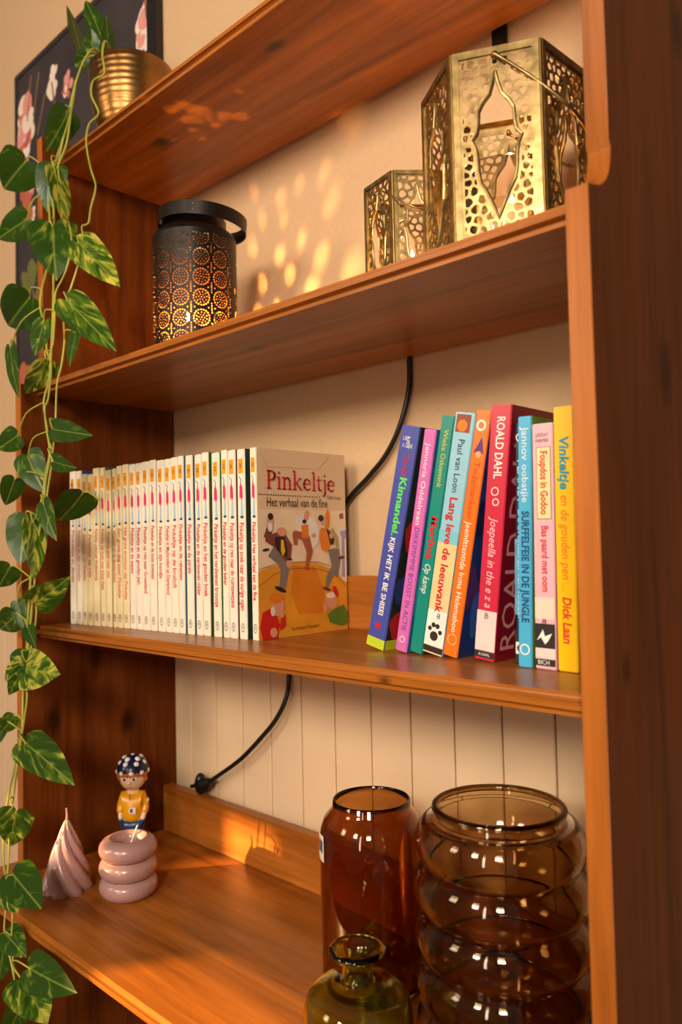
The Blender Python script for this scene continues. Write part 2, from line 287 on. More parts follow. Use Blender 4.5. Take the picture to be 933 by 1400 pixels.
# ------------------------------------------------------------------ the setting
def wall_material():
    m, nt, b = new_mat('wall_paint'); N, Lk = nt.nodes, nt.links
    tc = N.new('ShaderNodeTexCoord'); nz = N.new('ShaderNodeTexNoise'); nz.inputs['Scale'].default_value = 160; nz.inputs['Detail'].default_value = 4
    Lk.new(tc.outputs['Object'], nz.inputs['Vector'])
    rp = N.new('ShaderNodeValToRGB'); rp.color_ramp.elements[0].color = S((208, 172, 132)); rp.color_ramp.elements[1].color = S((220, 184, 144))
    Lk.new(nz.outputs[0], rp.inputs[0]); Lk.new(rp.outputs[0], b.inputs['Base Color']); b.inputs['Roughness'].default_value = .75
    bp = N.new('ShaderNodeBump'); bp.inputs['Strength'].default_value = .25; bp.inputs['Distance'].default_value = .0015
    Lk.new(nz.outputs[0], bp.inputs['Height']); Lk.new(bp.outputs[0], b.inputs['Normal'])
    return m
WALL = wall_material()
BOARD = plain('board_paint', (226, 196, 160), .5, noise=.03, scale=12)
wall = structure(MB().box((-2.6, .278, -1.25), (1.4, .34, 1.9)).build('wall_back', WALL))
wall['label'] = 'beige painted wall with vertical boarding on its lower part'
BW = 0.0683
bm0 = MB().box((0, 0, 0), (BW - .0022, .006, 1.088)).build('board', BOARD, wall, bevel=.0012, seg=1)
k = 0
x = -0.8545 - BW * 23
while x < 0.6:
    o = bm0 if k == 0 else bm0.copy()
    if k: COL.objects.link(o); o.parent = wall
    o.location = (x + .0011, .272, -1.25); x += BW; k += 1
structure(MB().box((-2.6, .266, -.162), (-.93, .278, -.138)).build('trim_1', BOARD, bevel=.003))['label'] = 'pale ledge capping the wall boarding left of the bookcase'
structure(MB().box((-2.6, -2.6, -1.27), (1.6, .34, -1.25)).build('floor', wood('floor_wood', 'x')))

# added unseen wall behind the camera, its slots shaped to throw the sun patches
OPEN = [(-2.612, -2.590, .48, 1.04), (-2.578, -2.560, .69, .90), (-2.530, -2.512, .69, .90), (-2.50, -2.33, 1.056, 1.08), (-2.62, -2.46, .375, .475), (-2.46, -2.37, .378, .402), (-2.28, -2.03, .312, .355), (-2.52, -2.0, .290, .312), (-1.696, -1.668, .88, 1.06)]
def sun_mask():
    xs = sorted({-5.0, 1.6} | {o[0] for o in OPEN} | {o[1] for o in OPEN}); zs = sorted({-1.25, 3.0} | {o[2] for o in OPEN} | {o[3] for o in OPEN}); mb = MB()
    for i in range(len(xs) - 1):
        for j in range(len(zs) - 1):
            cx, cz = (xs[i] + xs[i + 1]) / 2, (zs[j] + zs[j + 1]) / 2
            if any(o[0] < cx < o[1] and o[2] < cz < o[3] for o in OPEN): continue
            mb.box((xs[i], -2.68, zs[j]), (xs[i + 1], -2.6, zs[j + 1]))
    return mb
structure(sun_mask().build('wall_front', WALL))

# ------------------------------------------------------------------ bookcase
T = .0181; DB = .262
bookcase = tag(empty('bookcase', (-.45, .13, -1.25)), 'stained pine bookcase with stepped sides holding books, lanterns and vases', 'bookcase')
def bpart(name, mb, mat, **kw):
    # mesh coordinates are made local to the part's own middle
    vs_ = np.array(mb.v); c = vs_.mean(0); mb.v = [tuple(v - c) for v in vs_]
    o = mb.build(name, mat, bookcase, **kw); o.location = Vector(c) - bookcase.location
    return o, c
def side_profile():
    p = [(-.045, -1.25), (-.045, -.478), (0, -.478), (0, .2745), (.009, .2755)]
    for i in range(9):
        a = i / 8 * math.pi / 2
        p.append((.009 + .030 * math.sin(a), .2765 + .036 * (1 - math.cos(a))))
    p += [(.039, .3145), (.0363, .3185), (.0363, .6724), (.2715, .6724), (.2715, -1.25)]
    return p
prof = side_profile()
def side(x0, kn, name, dk, md):
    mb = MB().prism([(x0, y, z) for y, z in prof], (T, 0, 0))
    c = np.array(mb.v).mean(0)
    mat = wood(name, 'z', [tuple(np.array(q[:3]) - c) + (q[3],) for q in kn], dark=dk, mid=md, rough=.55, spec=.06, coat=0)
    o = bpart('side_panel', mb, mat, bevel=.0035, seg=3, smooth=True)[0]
    o.data.materials.append(wood('wood_edge_' + name, 'z', dark=(124, 64, 15), mid=(186, 108, 40)))   # lighter wood colour on the edge faces
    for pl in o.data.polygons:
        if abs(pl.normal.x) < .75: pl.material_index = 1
    return o
side(0, [(.0181, .129, .159, .011), (.0181, .184, .472, .010), (.0181, .035, -.074, .005)], 'wood_right_side', (54, 24, 8), (92, 45, 16))  # right side coloured darker than the left to put shade on its outer face
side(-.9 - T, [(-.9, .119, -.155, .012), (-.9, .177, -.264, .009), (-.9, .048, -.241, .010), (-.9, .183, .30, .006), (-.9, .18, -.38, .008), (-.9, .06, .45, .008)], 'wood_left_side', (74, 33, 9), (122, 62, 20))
def shelf(name, y0, z0, z1, knots=(), x0=-.8995, x1=-.0005, y1=DB):
    mb = MB().box((x0, y0, z0), (x1, y1, z1)); c = np.array(mb.v).mean(0)
    mat = wood('wood_' + name, 'x', [tuple(np.array(q[:3]) - c) + (q[3],) for q in knots], dark=(116, 60, 13), mid=(186, 110, 38))
    return bpart('shelf', mb, mat, bevel=.006, seg=5, smooth=True)[0]
shelf('top', .049, .6224, .6389, [(-.70, .13, .6224, .010), (-.42, .10, .6224, .006)], y1=.2702)
shelf('second', .0175, .2587, .2750, [(-.45, .09, .2587, .006)], y1=.2685)
shelf('third', .0192, -.1108, -.0931, [(-.2, .02, -.103, .003)])
shelf('desk', -.064, -.478, -.4603, x0=-.965, x1=.06)
mb = MB().box((-.8985, .2423, -.4601), (-.0015, DB, -.3839))
bpart('back_rail', mb, wood('wood_rail', 'x', dark=(120, 62, 14), mid=(188, 112, 42)), bevel=.002)
mb = MB().box((-.8985, .252, -.0929), (-.0015, DB, -.022))
bpart('back_rail', mb, wood('wood_rail', 'x'), bevel=.002)
mb = MB().box((-.8985, .22, -1.25), (-.0015, .232, -.479))
bpart('back_panel', mb, wood('wood_under', 'z', dark=(60, 28, 8), mid=(96, 50, 18)))

# ------------------------------------------------------------------ framed flower picture
pic = tag(empty('flower_picture', (-1.2, .277, .221)), 'dark flower picture in a thin black frame on the wall behind the plant', 'picture')
FR = plain('frame_black', (26, 20, 20), .4)
CANV = plain('canvas_dark', (58, 50, 54), .6, noise=.25, scale=9)
def ppart(name, mb, mat, **kw): return mb.build(name, mat, pic, loc=-Vector(pic.location), **kw)
X0, X1, Z0, Z1 = -1.515, -.921, .221, 1.131
ppart('canvas', MB().box((X0 + .01, .2655, Z0 + .01), (X1 - .02, .276, Z1 - .01)), CANV)
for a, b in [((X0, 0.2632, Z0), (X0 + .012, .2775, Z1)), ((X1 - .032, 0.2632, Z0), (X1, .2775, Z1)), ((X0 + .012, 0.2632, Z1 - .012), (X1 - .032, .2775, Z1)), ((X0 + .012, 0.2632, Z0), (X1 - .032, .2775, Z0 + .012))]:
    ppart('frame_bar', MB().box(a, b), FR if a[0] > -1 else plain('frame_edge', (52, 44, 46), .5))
def petals(cx, cz, r, cols, n, seed, sz=1.0):
    rr = random.Random(seed); mb = MB()
    for i in range(n):
        a = rr.uniform(0, 6.28); d = rr.uniform(.15, .75) * r; px, pz = cx + d * math.cos(a) * .8, cz + d * math.sin(a) * sz
        e = rr.uniform(.3, .5) * r; f = e * rr.uniform(.55, 1.0); ro = rr.uniform(0, 3.1)
        pts = []
        for k in range(12):
            t = k * math.pi / 6; u, w = e * math.cos(t), f * math.sin(t)
            pts.append((px + u * math.cos(ro) - w * math.sin(ro), .2652 - .00003 * i, pz + u * math.sin(ro) + w * math.cos(ro)))
        mb.add(pts, [tuple(range(12))], rr.randrange(len(cols)))
    ppart('painted_flower', mb, cols)
WH = plain('petal_white', (236, 218, 206), .7); PK = plain('petal_pink', (224, 150, 142), .7); RD = plain('petal_rose', (190, 92, 86), .7)
OR = plain('petal_brown', (176, 104, 62), .7); GR = plain('petal_green', (104, 112, 52), .7)
petals(-1.465, .99, .055, [WH, PK, RD], 34, 1, 1.6); petals(-1.44, .86, .03, [WH, PK], 14, 2, 1.5); petals(-1.328, 1.045, .032, [WH], 12, 3, 1.5)
petals(-1.262, 1.01, .03, [WH, PK, RD], 14, 4, 1.5); petals(-.958, .985, .045, [WH, PK], 24, 5); petals(-1.05, .955, .03, [PK, RD, WH], 12, 6, 1.3)
petals(-1.29, .94, .035, [OR, RD], 9, 7, 1.5); petals(-1.46, .80, .05, [OR, OR, RD], 12, 8, 1.5); petals(-1.43, .765, .02, [WH], 5, 9, 1.8)
petals(-1.45, .63, .05, [GR], 9, 10, 1.6); petals(-1.41, .57, .03, [GR], 6, 11, 1.8); petals(-1.47, .42, .05, [OR, RD, GR], 10, 12)
mb = MB()
for (xa, za, xb, zb) in [(-1.45, 1.0, -1.43, 1.10), (-1.42, 1.0, -1.39, 1.09), (-.955, 1.0, -.97, 1.12), (-1.33, 1.04, -1.30, .90), (-1.45, .66, -1.40, .52), (-1.40, .95, -1.36, 1.03)]:
    ppart('painted_stem', MB().tube([(xa, .2650, za), (xb, .2650, zb)], .0022, 5), plain('stem_paint', (120, 92, 74), .7))

# ------------------------------------------------------------------ cable
BLK = plain('black_rubber', (14, 13, 13), .38, noise=.02)
cable = tag(empty('power_cable', (-.6, .268, -.3839)), 'black power cable hanging behind the shelves with its plug on the back rail', 'cable')
pts = [(-.355, .2730, .30), (-.3628, .2725, .2605), (-.3641, .2715, .2205), (-.3773, .268, .1745), (-.4017, .268, .1386), (-.4349, .268, .1102), (-.4795, .2675, .075), (-.56, .267, -.02), (-.595, .267, -.10),
       (-.5983, .265, -.1735), (-.5956, .258, -.1988), (-.6084, .252, -.2289), (-.6307, .248, -.255), (-.6882, .246, -.304), (-.7534, .248, -.344), (-.785, .251, -.361)]
MB().tube(smooth_path(pts, 6), .0035, 10).build('cord', BLK, cable, loc=-Vector(cable.location), smooth=True)
MB().tube([(-.775, .2505, -.357), (-.79, .2515, -.364), (-.80, .2515, -.3675), (-.812, .2515, -.370)], [.0055, .011, .0125, .006], 12).ball((-.803, .2515, -.366), .0165, sz=1.08, sx=.55, sy=.62).build('plug', BLK, cable, loc=-Vector(cable.location), smooth=True)
MB().tube([(-.812, .2515, -.370), (-.826, .250, -.3745)], .0032, 8).build('plug_pin', plain('dark_metal', (60, 55, 50), .3, 1.0), cable, loc=-Vector(cable.location))
strap = tag(MB().box((-.2257, .2705, .588), (-.2065, .2775, .66)).build('wall_strap', BLK, bevel=.0015), 'short black vertical strap on the wall above the large brass lantern', 'strap')
# ------------------------------------------------------------------ books
PAGE = plain('paper_pages', (232, 216, 184), .8, noise=.05, scale=300)
PRINT_Y = -.0003
def spine_text(parent, body, z_top, length, size, mat, xc, name='lettering', bold=0.0, shear=0.0, up=False):
    me = text_mesh(body, size, mat, name, width=length, bold=bold, shear=shear)
    o = link(name, me, parent, (xc, PRINT_Y, z_top))
    # text runs down the spine, tops of the letters to the right (or up the spine)
    o.rotation_euler = Matrix(((0, 1, 0), (0, 0, -1), (-1, 0, 0))).to_euler() if not up else Matrix(((0, -1, 0), (0, 0, -1), (1, 0, 0))).to_euler()
    return o
def flat(parent, name, poly, mat, y=PRINT_Y):   # flat print on a spine: poly in (x, z)
    return MB().prism([(px, y, pz) for px, pz in poly], (0, .00015, 0)).build(name, mat, parent)
def rect(x0, x1, z0, z1): return [(x0, z0), (x1, z0), (x1, z1), (x0, z1)]
def disc(cx, cz, r, n=16, rz=None): return [(cx + r * math.cos(k * 6.2832 / n), cz + (rz or r) * math.sin(k * 6.2832 / n)) for k in range(n)]
def ring(parent, name, cx, cz, r, w, mat, rz=None, n=20):
    k = (rz or r) / r; mb = MB(); vs_ = []; fs = []
    for i in range(n):
        a = i * 6.2832 / n
        vs_ += [(cx + r * math.cos(a), PRINT_Y, cz + r * k * math.sin(a)), (cx + (r - w) * math.cos(a), PRINT_Y, cz + (r - w) * k * math.sin(a))]
        j = (i + 1) % n; fs.append((2 * i, 2 * j, 2 * j + 1, 2 * i + 1))
    return mb.add(vs_, fs).build(name, mat, parent)
def book(name, label, cat_group, x_right, y, z, w, h, dep, lean, spine_mat, cover_mat, back_mat=None, th=.0022):
    """origin: lower right edge of the spine; the spine faces -y, the front cover faces +x"""
    root = tag(empty(name, (x_right, y, z), (0, lean, 0)), label, 'book', cat_group)
    MB().box((-w, 0, 0), (0, .0024, h)).build('spine', spine_mat, root, bevel=.0008, seg=2)
    MB().box((-th, .0025, 0), (0, dep, h)).build('front_cover', cover_mat, root)
    MB().box((-w, .0025, 0), (-w + th, dep, h)).build('back_cover', back_mat or spine_mat, root)
    MB().box((-w + th, .0026, .003), (-th, dep - .004, h - .003)).build('pages', PAGE, root)
    return root
Z3 = -.0929
SPW = plain('spine_white', (246, 236, 218), .45, noise=.02); SPC = plain('spine_cream', (244, 226, 182), .45, noise=.03)
RED = plain('print_red', (204, 24, 32), .5); REDF = plain('print_red_faded', (216, 96, 66), .5); ORT = plain('print_orange', (244, 160, 20), .45)
PNK = plain('print_pink', (224, 44, 104), .5); LBL = plain('print_pale_blue', (170, 200, 218), .5); NVY = plain('print_navy', (30, 60, 120), .5)
INK = plain('print_ink', (40, 34, 34), .5); WHT = plain('print_white', (244, 240, 232), .45); DBR = plain('print_dark_brown', (70, 48, 40), .5)
TITLES = ['Pinkeltje in Artis', 'Pinkeltje en zijn vrienden', 'Avonturen van Pinkeltje', 'Pinkeltje op reis', 'Pinkeltje ontmoet Wolkewietje', 'Pinkeltje op zoek naar Klaas Vaak', 'Pinkeltje gaat naar zee',
  'Pinkeltje en de flonkersteen', 'Een grote dag voor Pinkeltje', 'Het grote avontuur van Pinkeltje', 'Pinkeltje en de aapjes', 'Pinkeltje en de gouden pen', 'Pinkeltje op reis naar Groenland', 'Pinkeltje en de boze tovenaar',
  'Pinkeltje en zijn hondje', 'Pinkeltje in Madurodam en Dierenland', 'Pinkeltje op de bruiloft', 'Pinkeltje en de raketten', 'Pinkeltje en de parels', 'Pinkeltje en de verdwenen ridder', 'Pinkeltje en het gouden boek',
  'Pinkeltje en het verdwenen kroontje', 'Pinkeltje en de gouden beker', 'Pinkeltje op reis naar de ruimtewezens', 'Pinkeltje op zoek naar de vurige ogen', 'Pinkeltje Het verhaal van de fine']
LENF = [.62, .60, .55, .50, .60, .70, .52, .58, .78, .80, .50, .62, .72, .58, .55, .72, .66, .58, .50, .72, .74, .82, .62, .82, .84, .74]
COVC = [(90, 90, 150), (60, 90, 160), (40, 80, 170), (60, 90, 170), (70, 110, 160), (40, 110, 120), (100, 130, 60), (60, 60, 50), (120, 140, 60), (60, 90, 150), (50, 100, 150), (60, 60, 80), (60, 120, 90), (80, 60, 50), (40, 60, 50),
        (190, 160, 150), (200, 170, 160), (60, 110, 150), (50, 110, 130), (40, 110, 120), (60, 100, 50), (70, 130, 50), (80, 110, 40), (110, 40, 40), (34, 60, 50), None]
ORD = ['first', 'second', 'third', 'fourth', 'fifth', 'sixth', 'seventh', 'eighth', 'ninth', 'tenth', 'eleventh', 'twelfth', 'thirteenth', 'fourteenth', 'fifteenth', 'sixteenth', 'seventeenth', 'eighteenth', 'nineteenth', 'twentieth']
NB = len(ROW)
BEIGE = plain('cover_beige', (226, 192, 154), .4, noise=.03, scale=20)
for i, (x, y, w) in enumerate(ROW):
    if i + 1 < NB: w = min(w, ROW[i + 1][0] - x - .0005)
    h = .2345 + random.uniform(-.0012, .0012) + (-.007 if i in (2, 3) else 0) - (.004 if i in (6, 7) else 0)
    dep = .150
    last = i == NB - 1
    if last: lab = 'white-spined storybook at the right end of the row, showing its illustrated cover'
    elif i < 14: lab = 'thin %s-spined storybook, %s from the left in the row of matching spines' % ('cream' if 2 <= i <= 9 else 'white', ORD[i])
    else: lab = 'thin white-spined storybook, %s from the right in the row of matching spines' % ORD[NB - 1 - i]
    cov = BEIGE if last else plain('series_cover_%d' % i, COVC[i], .35, noise=.5, scale=30)
    b = book('storybook', lab, 'matching storybooks on the third shelf', x + w, y, Z3, w, h, .156 if last else dep, 0, SPC if 2 <= i <= 9 else SPW, cov, SPW)
    xc = -w / 2; tw = min(w * .62, .0085)
    zt = h - .012
    flat(b, 'number_tag', rect(xc - tw / 2, xc + tw / 2, zt - .018, zt), ORT)
    me = text_mesh(str(i + 1), .008, INK, 'numeral', width=min(tw * .6, .003 if i < 9 else .0045))
    o = link('numeral', me, b, (xc - tw * .28, PRINT_Y - .0002, zt - .009)); o.rotation_euler = (R(90), 0, 0)
    fd = i < 10
    mb = MB()
    mb.prism([(px, PRINT_Y, pz) for px, pz in [(xc - tw * .3, zt - .034), (xc + tw * .05, zt - .030), (xc + tw * .35, zt - .036), (xc + tw * .4, zt - .047), (xc + tw * .1, zt - .053), (xc - tw * .1, zt - .047), (xc - tw * .35, zt - .050)]], (0, .0001, 0), 0)
    mb.prism([(px, PRINT_Y, pz) for px, pz in [(xc - tw * .05, zt - .053), (xc + tw * .38, zt - .052), (xc + tw * .42, zt - .070), (xc - tw * .1, zt - .070)]], (0, .0001, 0), 1)
    mb.prism([(px, PRINT_Y, pz) for px, pz in rect(xc - tw * .2, xc + tw * .5, zt - .0735, zt - .0705)], (0, .0001, 0), 2)
    mb.tube([(xc - tw * .35, PRINT_Y, zt - .022), (xc + tw * .1, PRINT_Y, zt - .026), (xc - tw * .1, PRINT_Y, zt - .031)], .0004, 4, mi=2)
    mb.build('spine_emblem', [PNK, LBL, NVY], b)
    spine_text(b, TITLES[i], zt - .079, LENF[i] * .128, min(.0120, w * .85), REDF if fd else RED, xc, bold=.00022)
    ring(b, 'publisher_mark', xc, .014, min(.0032, w * .3), .0006, INK, rz=.0055)
    me = text_mesh('8', .0055, INK, 'mark_figure', width=.002); o = link('mark_figure', me, b, (xc - .001, PRINT_Y, .014)); o.rotation_euler = (R(90), R(-20), 0)
    if last: COVER = b; COVH = h

# ---- printed cover of the last storybook: u runs from spine to fore edge, v from bottom to top
CW = .156
layer = [0]
def cv(px, py):      # drawing grid of the cover sheet -> cover plane
    xl = 120 + 5 * (py - 95) / 1195; xr = 760 + 15 * (py - 130) / 1090
    s = (px - xl) / (xr - xl); bb_ = 1.119; u = s / (bb_ - s * (bb_ - 1)) if s < 1.3 else s
    v = ((1290 - 70 * s) - py) / ((1290 - 70 * s) - (95 + 35 * s))
    return (max(0.001, min(.999, u)) * CW, max(.001, min(.999, v)) * COVH)
def art(name, polys, mat, parent=None):
    # pieces that touch are one print, pieces apart are prints of their own
    bbs = [(min(q[0] for q in r_), max(q[0] for q in r_), min(q[1] for q in r_), max(q[1] for q in r_)) for r_ in polys]
    grp = list(range(len(polys)))
    for i in range(len(polys)):
        for j in range(i):
            A, B = bbs[i], bbs[j]
            if A[0] <= B[1] + 2 and B[0] <= A[1] + 2 and A[2] <= B[3] + 2 and B[2] <= A[3] + 2:
                gi, gj = grp[i], grp[j]; grp = [gj if g_ == gi else g_ for g_ in grp]
    for g_ in dict.fromkeys(grp):
        mb = MB()
        for i, poly in enumerate(polys):
            if grp[i] != g_: continue
            layer[0] += 1; e = .00004 + layer[0] * .000012
            mb.prism([(e, a, b) for a, b in [cv(*p) for p in poly]], (-.00001, 0, 0))
        mb.build(name, mat, parent or COVER)
def ell(cx, cy, rx, ry, rot=0, n=18):
    c, s = math.cos(R(rot)), math.sin(R(rot))
    return [(cx + rx * math.cos(t) * c - ry * math.sin(t) * s, cy + rx * math.cos(t) * s + ry * math.sin(t) * c) for t in [k * 6.2832 / n for k in range(n)]]
def limb(pts, ws):
    L_, R_ = [], []
    for i, p in enumerate(pts):
        a = pts[max(i - 1, 0)]; b = pts[min(i + 1, len(pts) - 1)]
        dx, dy = b[0] - a[0], b[1] - a[1]; n = math.hypot(dx, dy) or 1
        w = ws[i] if isinstance(ws, (list, tuple)) else ws
        L_.append((p[0] - dy / n * w / 2, p[1] + dx / n * w / 2)); R_.append((p[0] + dy / n * w / 2, p[1] - dx / n * w / 2))
    return L_ + R_[::-1]
def quads(pts, ws):   # thick line as separate short pieces so that bends stay clean
    out = []
    for i in range(len(pts) - 1):
        w2 = [ws[i], ws[i + 1]] if isinstance(ws, (list, tuple)) else ws
        out.append(limb([pts[i], pts[i + 1]], w2))
        if i: out.append(ell(pts[i][0], pts[i][1], (ws[i] if isinstance(ws, (list, tuple)) else ws) / 2, (ws[i] if isinstance(ws, (list, tuple)) else ws) / 2, n=10))
    return out
c_or = plain('art_floor', (228, 150, 40), .4, noise=.12, scale=25); c_or2 = plain('art_floor_deep', (214, 122, 26), .4, noise=.12, scale=20); c_ln = plain('art_line', (120, 70, 30), .5)
c_skin = plain('art_skin', (222, 148, 118), .5); c_br = plain('art_brown', (128, 62, 48), .5); c_gry = plain('art_grey', (126, 112, 106), .5); c_blk = plain('art_black', (38, 28, 30), .5)
c_red = plain('art_red', (204, 34, 26), .45); c_org = plain('art_orange', (226, 122, 26), .45); c_yel = plain('art_yellow', (240, 172, 30), .45); c_grn = plain('art_green', (86, 122, 36), .5)
c_wht = plain('art_white', (232, 220, 208), .5); c_pur = plain('art_purple', (168, 146, 178), .5); c_rst = plain('art_rust', (170, 84, 54), .5); c_pal = plain('art_pale', (238, 208, 172), .45, noise=.06, scale=30)
art('cover_print', [[(128, 480), (765, 480), (775, 900), (560, 800), (350, 805), (128, 860)]], c_pal)
art('cover_print', [[(126, 870), (210, 835), (350, 812), (470, 806), (560, 812), (660, 850), (774, 930), (775, 1235), (125, 1300)]], c_or)
art('cover_print', [[(380, 830), (540, 830), (600, 960), (610, 1000), (590, 1120), (420, 1130), (360, 1000)]], c_or2)
art('cover_print', quads([(128, 960), (250, 880), (360, 850), (470, 842), (580, 850), (680, 880), (772, 960)], 4) + quads([(128, 855), (250, 820), (350, 808), (470, 803), (570, 806), (650, 830)], 4), c_ln)
art('cover_print', [[(700, 600), (770, 590), (775, 930), (735, 910), (720, 700)]], c_wht)
art('cover_print', [[(722, 610), (768, 602), (770, 650), (755, 660), (757, 900), (735, 890), (735, 650)]], c_pur)
art('cover_print', [[(700, 500), (760, 480), (768, 520), (740, 545), (710, 540)]], c_wht); art('cover_print', [[(715, 505), (745, 492), (752, 530), (722, 535)]], c_rst)
# panel line at the top and row of dots
art('cover_print', quads([(150, 120), (200, 215), (570, 225), (650, 140)], 3), plain('art_faint_line', (196, 158, 124), .5))
art('cover_print', [ell(140 + k * 17.4, 388 + k * .45, 5 if k < 14 else 4, 5, n=8) for k in range(26)], c_blk)
# first dancer: brown jacket, dark waistcoat, grey trousers
art('cover_print', quads([(222, 735), (300, 790), (318, 850), (300, 965)], [86, 84, 60, 44]), c_gry); art('cover_print', [ell(285, 975, 44, 14, 20)], c_blk)
art('cover_print', [[(205, 640), (270, 620), (330, 640), (372, 700), (360, 800), (330, 810), (250, 720), (180, 680), (175, 640)]], c_br)
art('cover_print', quads([(190, 660), (215, 590), (212, 540)], [50, 44, 30]), c_br)
art('cover_print', [[(250, 650), (315, 650), (340, 720), (335, 780), (270, 740), (245, 700)]], c_blk); art('cover_print', [[(292, 668), (310, 668), (322, 740), (305, 770), (290, 735)]], c_yel)
art('cover_print', [ell(298, 618, 34, 28, 10), ell(218, 560, 22, 40, 10), ell(350, 815, 22, 26)], c_skin); art('cover_print', [ell(218, 525, 20, 22), ell(182, 732, 26, 9, -10), ell(352, 788, 20, 8)], c_blk); art('cover_print', [ell(214, 590, 18, 30)], c_wht)
# second dancer: white coat, rust trousers
art('cover_print', [[(400, 520), (470, 500), (530, 530), (570, 600), (560, 690), (520, 720), (500, 640), (430, 640), (400, 590)]], c_wht)
art('cover_print', quads([(470, 650), (500, 740), (478, 830)], [60, 44, 22]) + quads([(475, 650), (395, 630), (398, 700)], [56, 40, 26]), c_rst); art('cover_print', [ell(478, 845, 22, 9, 10)], c_red)
art('cover_print', [[(440, 575), (490, 570), (495, 655), (445, 655)]], c_org); art('cover_print', [ell(480, 515, 20, 34, 15), ell(530, 640, 18, 14)], c_skin); art('cover_print', [ell(463, 553, 16, 14)], c_blk)
# third dancer: orange jacket, grey trousers
art('cover_print', quads([(665, 720), (685, 830), (640, 900), (618, 965)], [66, 52, 40, 20]) + quads([(690, 720), (700, 800), (690, 890)], [44, 40, 26]), c_gry); art('cover_print', [ell(620, 972, 30, 10, 15), ell(728, 775, 24, 9, -10)], plain('art_shoe', (110, 40, 34), .5))
art('cover_print', [[(580, 590), (620, 590), (650, 640), (650, 700), (620, 745), (585, 725), (570, 650)], ell(628, 540, 17, 66, 4)], c_org)
art('cover_print', [[(620, 595), (650, 610), (678, 660), (670, 695), (648, 695)]], c_blk); art('cover_print', quads([(655, 600), (690, 650), (700, 710)], [34, 26, 20]), plain('art_olive', (178, 150, 96), .5)); art('cover_print', [ell(602, 555, 26, 18, 20), ell(655, 640, 14, 18)], c_skin); art('cover_print', [ell(582, 530, 20, 20)], c_blk)
# two onlookers in the lower corners
art('cover_print', [[(150, 1120), (200, 1095), (245, 1115), (270, 1180), (260, 1285), (150, 1290), (130, 1210)], limb([(270, 1210), (300, 1190), (300, 1130)], [40, 44, 30])], c_red)
art('cover_print', [ell(262, 1075, 46, 66, 5), ell(230, 1240, 26, 30), ell(292, 1125, 16, 24)], c_skin); art('cover_print', [ell(252, 1030, 50, 32, -8)], c_org); art('cover_print', [ell(225, 1110, 16, 30)], c_wht)
art('cover_print', [[(690, 1090), (740, 1070), (770, 1120), (765, 1190), (720, 1200), (640, 1180), (620, 1130), (650, 1110)]], c_grn)
art('cover_print', [ell(655, 1050, 38, 50, -15), ell(608, 1090, 16, 28)], c_skin); art('cover_print', [ell(650, 1010, 36, 18, -10)], c_wht); art('cover_print', [ell(682, 985, 16, 38, -25)], c_red)
# lettering
def cover_text(body, x0, x1, yb, size, mat, bold=0):
    (u0, v0), (u1, v1) = cv(x0, yb[0]), cv(x1, yb[1])
    me = text_mesh(body, size, mat, 'cover_lettering', width=math.hypot(u1 - u0, v1 - v0), bold=bold)
    o = link('cover_lettering', me, COVER, (.0016, u0, (v0 + v1) / 2)); o.rotation_euler = (R(90), 0, R(90))
cover_text('Het verhaal van de fine', 190, 630, (437, 440), .0155, c_blk); cover_text('Dick Laan', 628, 728, (398, 402), .007, DBR); cover_text('Van Holkema & Warendorf', 358, 560, (1216, 1200), .0062, DBR)
GL = {  # serif capitals and minuscules drawn as thick strokes: width, strokes [(points, widths)]
 'P': (.92, [([(.22, 0), (.22, 1.42)], .2), ([(.02, 1.38), (.45, 1.38)], .08), ([(.02, .04), (.46, .04)], .08), ([(.22, 1.36), (.52, 1.36), (.76, 1.2), (.78, 1.0), (.68, .78), (.48, .68), (.22, .68)], [.09, .1, .18, .2, .18, .1, .09])]),
 'i': (.5, [([(.24, 0), (.24, .95)], .17), ([(.04, .91), (.26, .95)], .09), ([(.04, .04), (.46, .04)], .07), ([(.24, 1.18), (.24, 1.36)], .17)]),
 'n': (1.0, [([(.22, 0), (.22, .95)], .17), ([(.02, .91), (.24, .95)], .09), ([(.02, .04), (.44, .04)], .07), ([(.24, .74), (.45, .92), (.64, .88), (.74, .7), (.74, 0)], [.08, .12, .16, .17, .17]), ([(.54, .04), (.96, .04)], .07)]),
 'k': (1.0, [([(.22, 0), (.22, 1.5)], .17), ([(.02, 1.46), (.24, 1.5)], .09), ([(.02, .04), (.44, .04)], .07), ([(.26, .44), (.74, .92)], [.08, .09]), ([(.58, .92), (.92, .92)], .07), ([(.4, .58), (.82, .04)], [.16, .18]), ([(.7, .04), (1.0, .04)], .07)]),
 'e': (.86, [([(.14, .52), (.7, .52), (.68, .74), (.46, .93), (.24, .82), (.12, .55), (.16, .24), (.38, .05), (.58, .08), (.74, .22)], [.07, .09, .14, .09, .15, .19, .18, .12, .12, .06])]),
 'l': (.5, [([(.24, 0), (.24, 1.5)], .17), ([(.04, 1.46), (.26, 1.5)], .09), ([(.04, .04), (.46, .04)], .07)]),
 't': (.58, [([(.24, 1.2), (.24, .2), (.34, .06), (.54, .12)], [.1, .17, .14, .06]), ([(.02, .9), (.5, .9)], .08)]),
 'j': (.5, [([(.3, .95), (.3, -.12), (.2, -.34), (.02, -.38)], [.17, .17, .13, .06]), ([(.1, .91), (.32, .95)], .09), ([(.3, 1.18), (.3, 1.36)], .17)])}
(ux0, vx0), (ux1, vx1) = cv(188, 352), cv(686, 365)
tot = sum(GL[c][0] for c in 'Pinkeltje'); k = (ux1 - ux0) / tot; kv = .0162; xx = 0
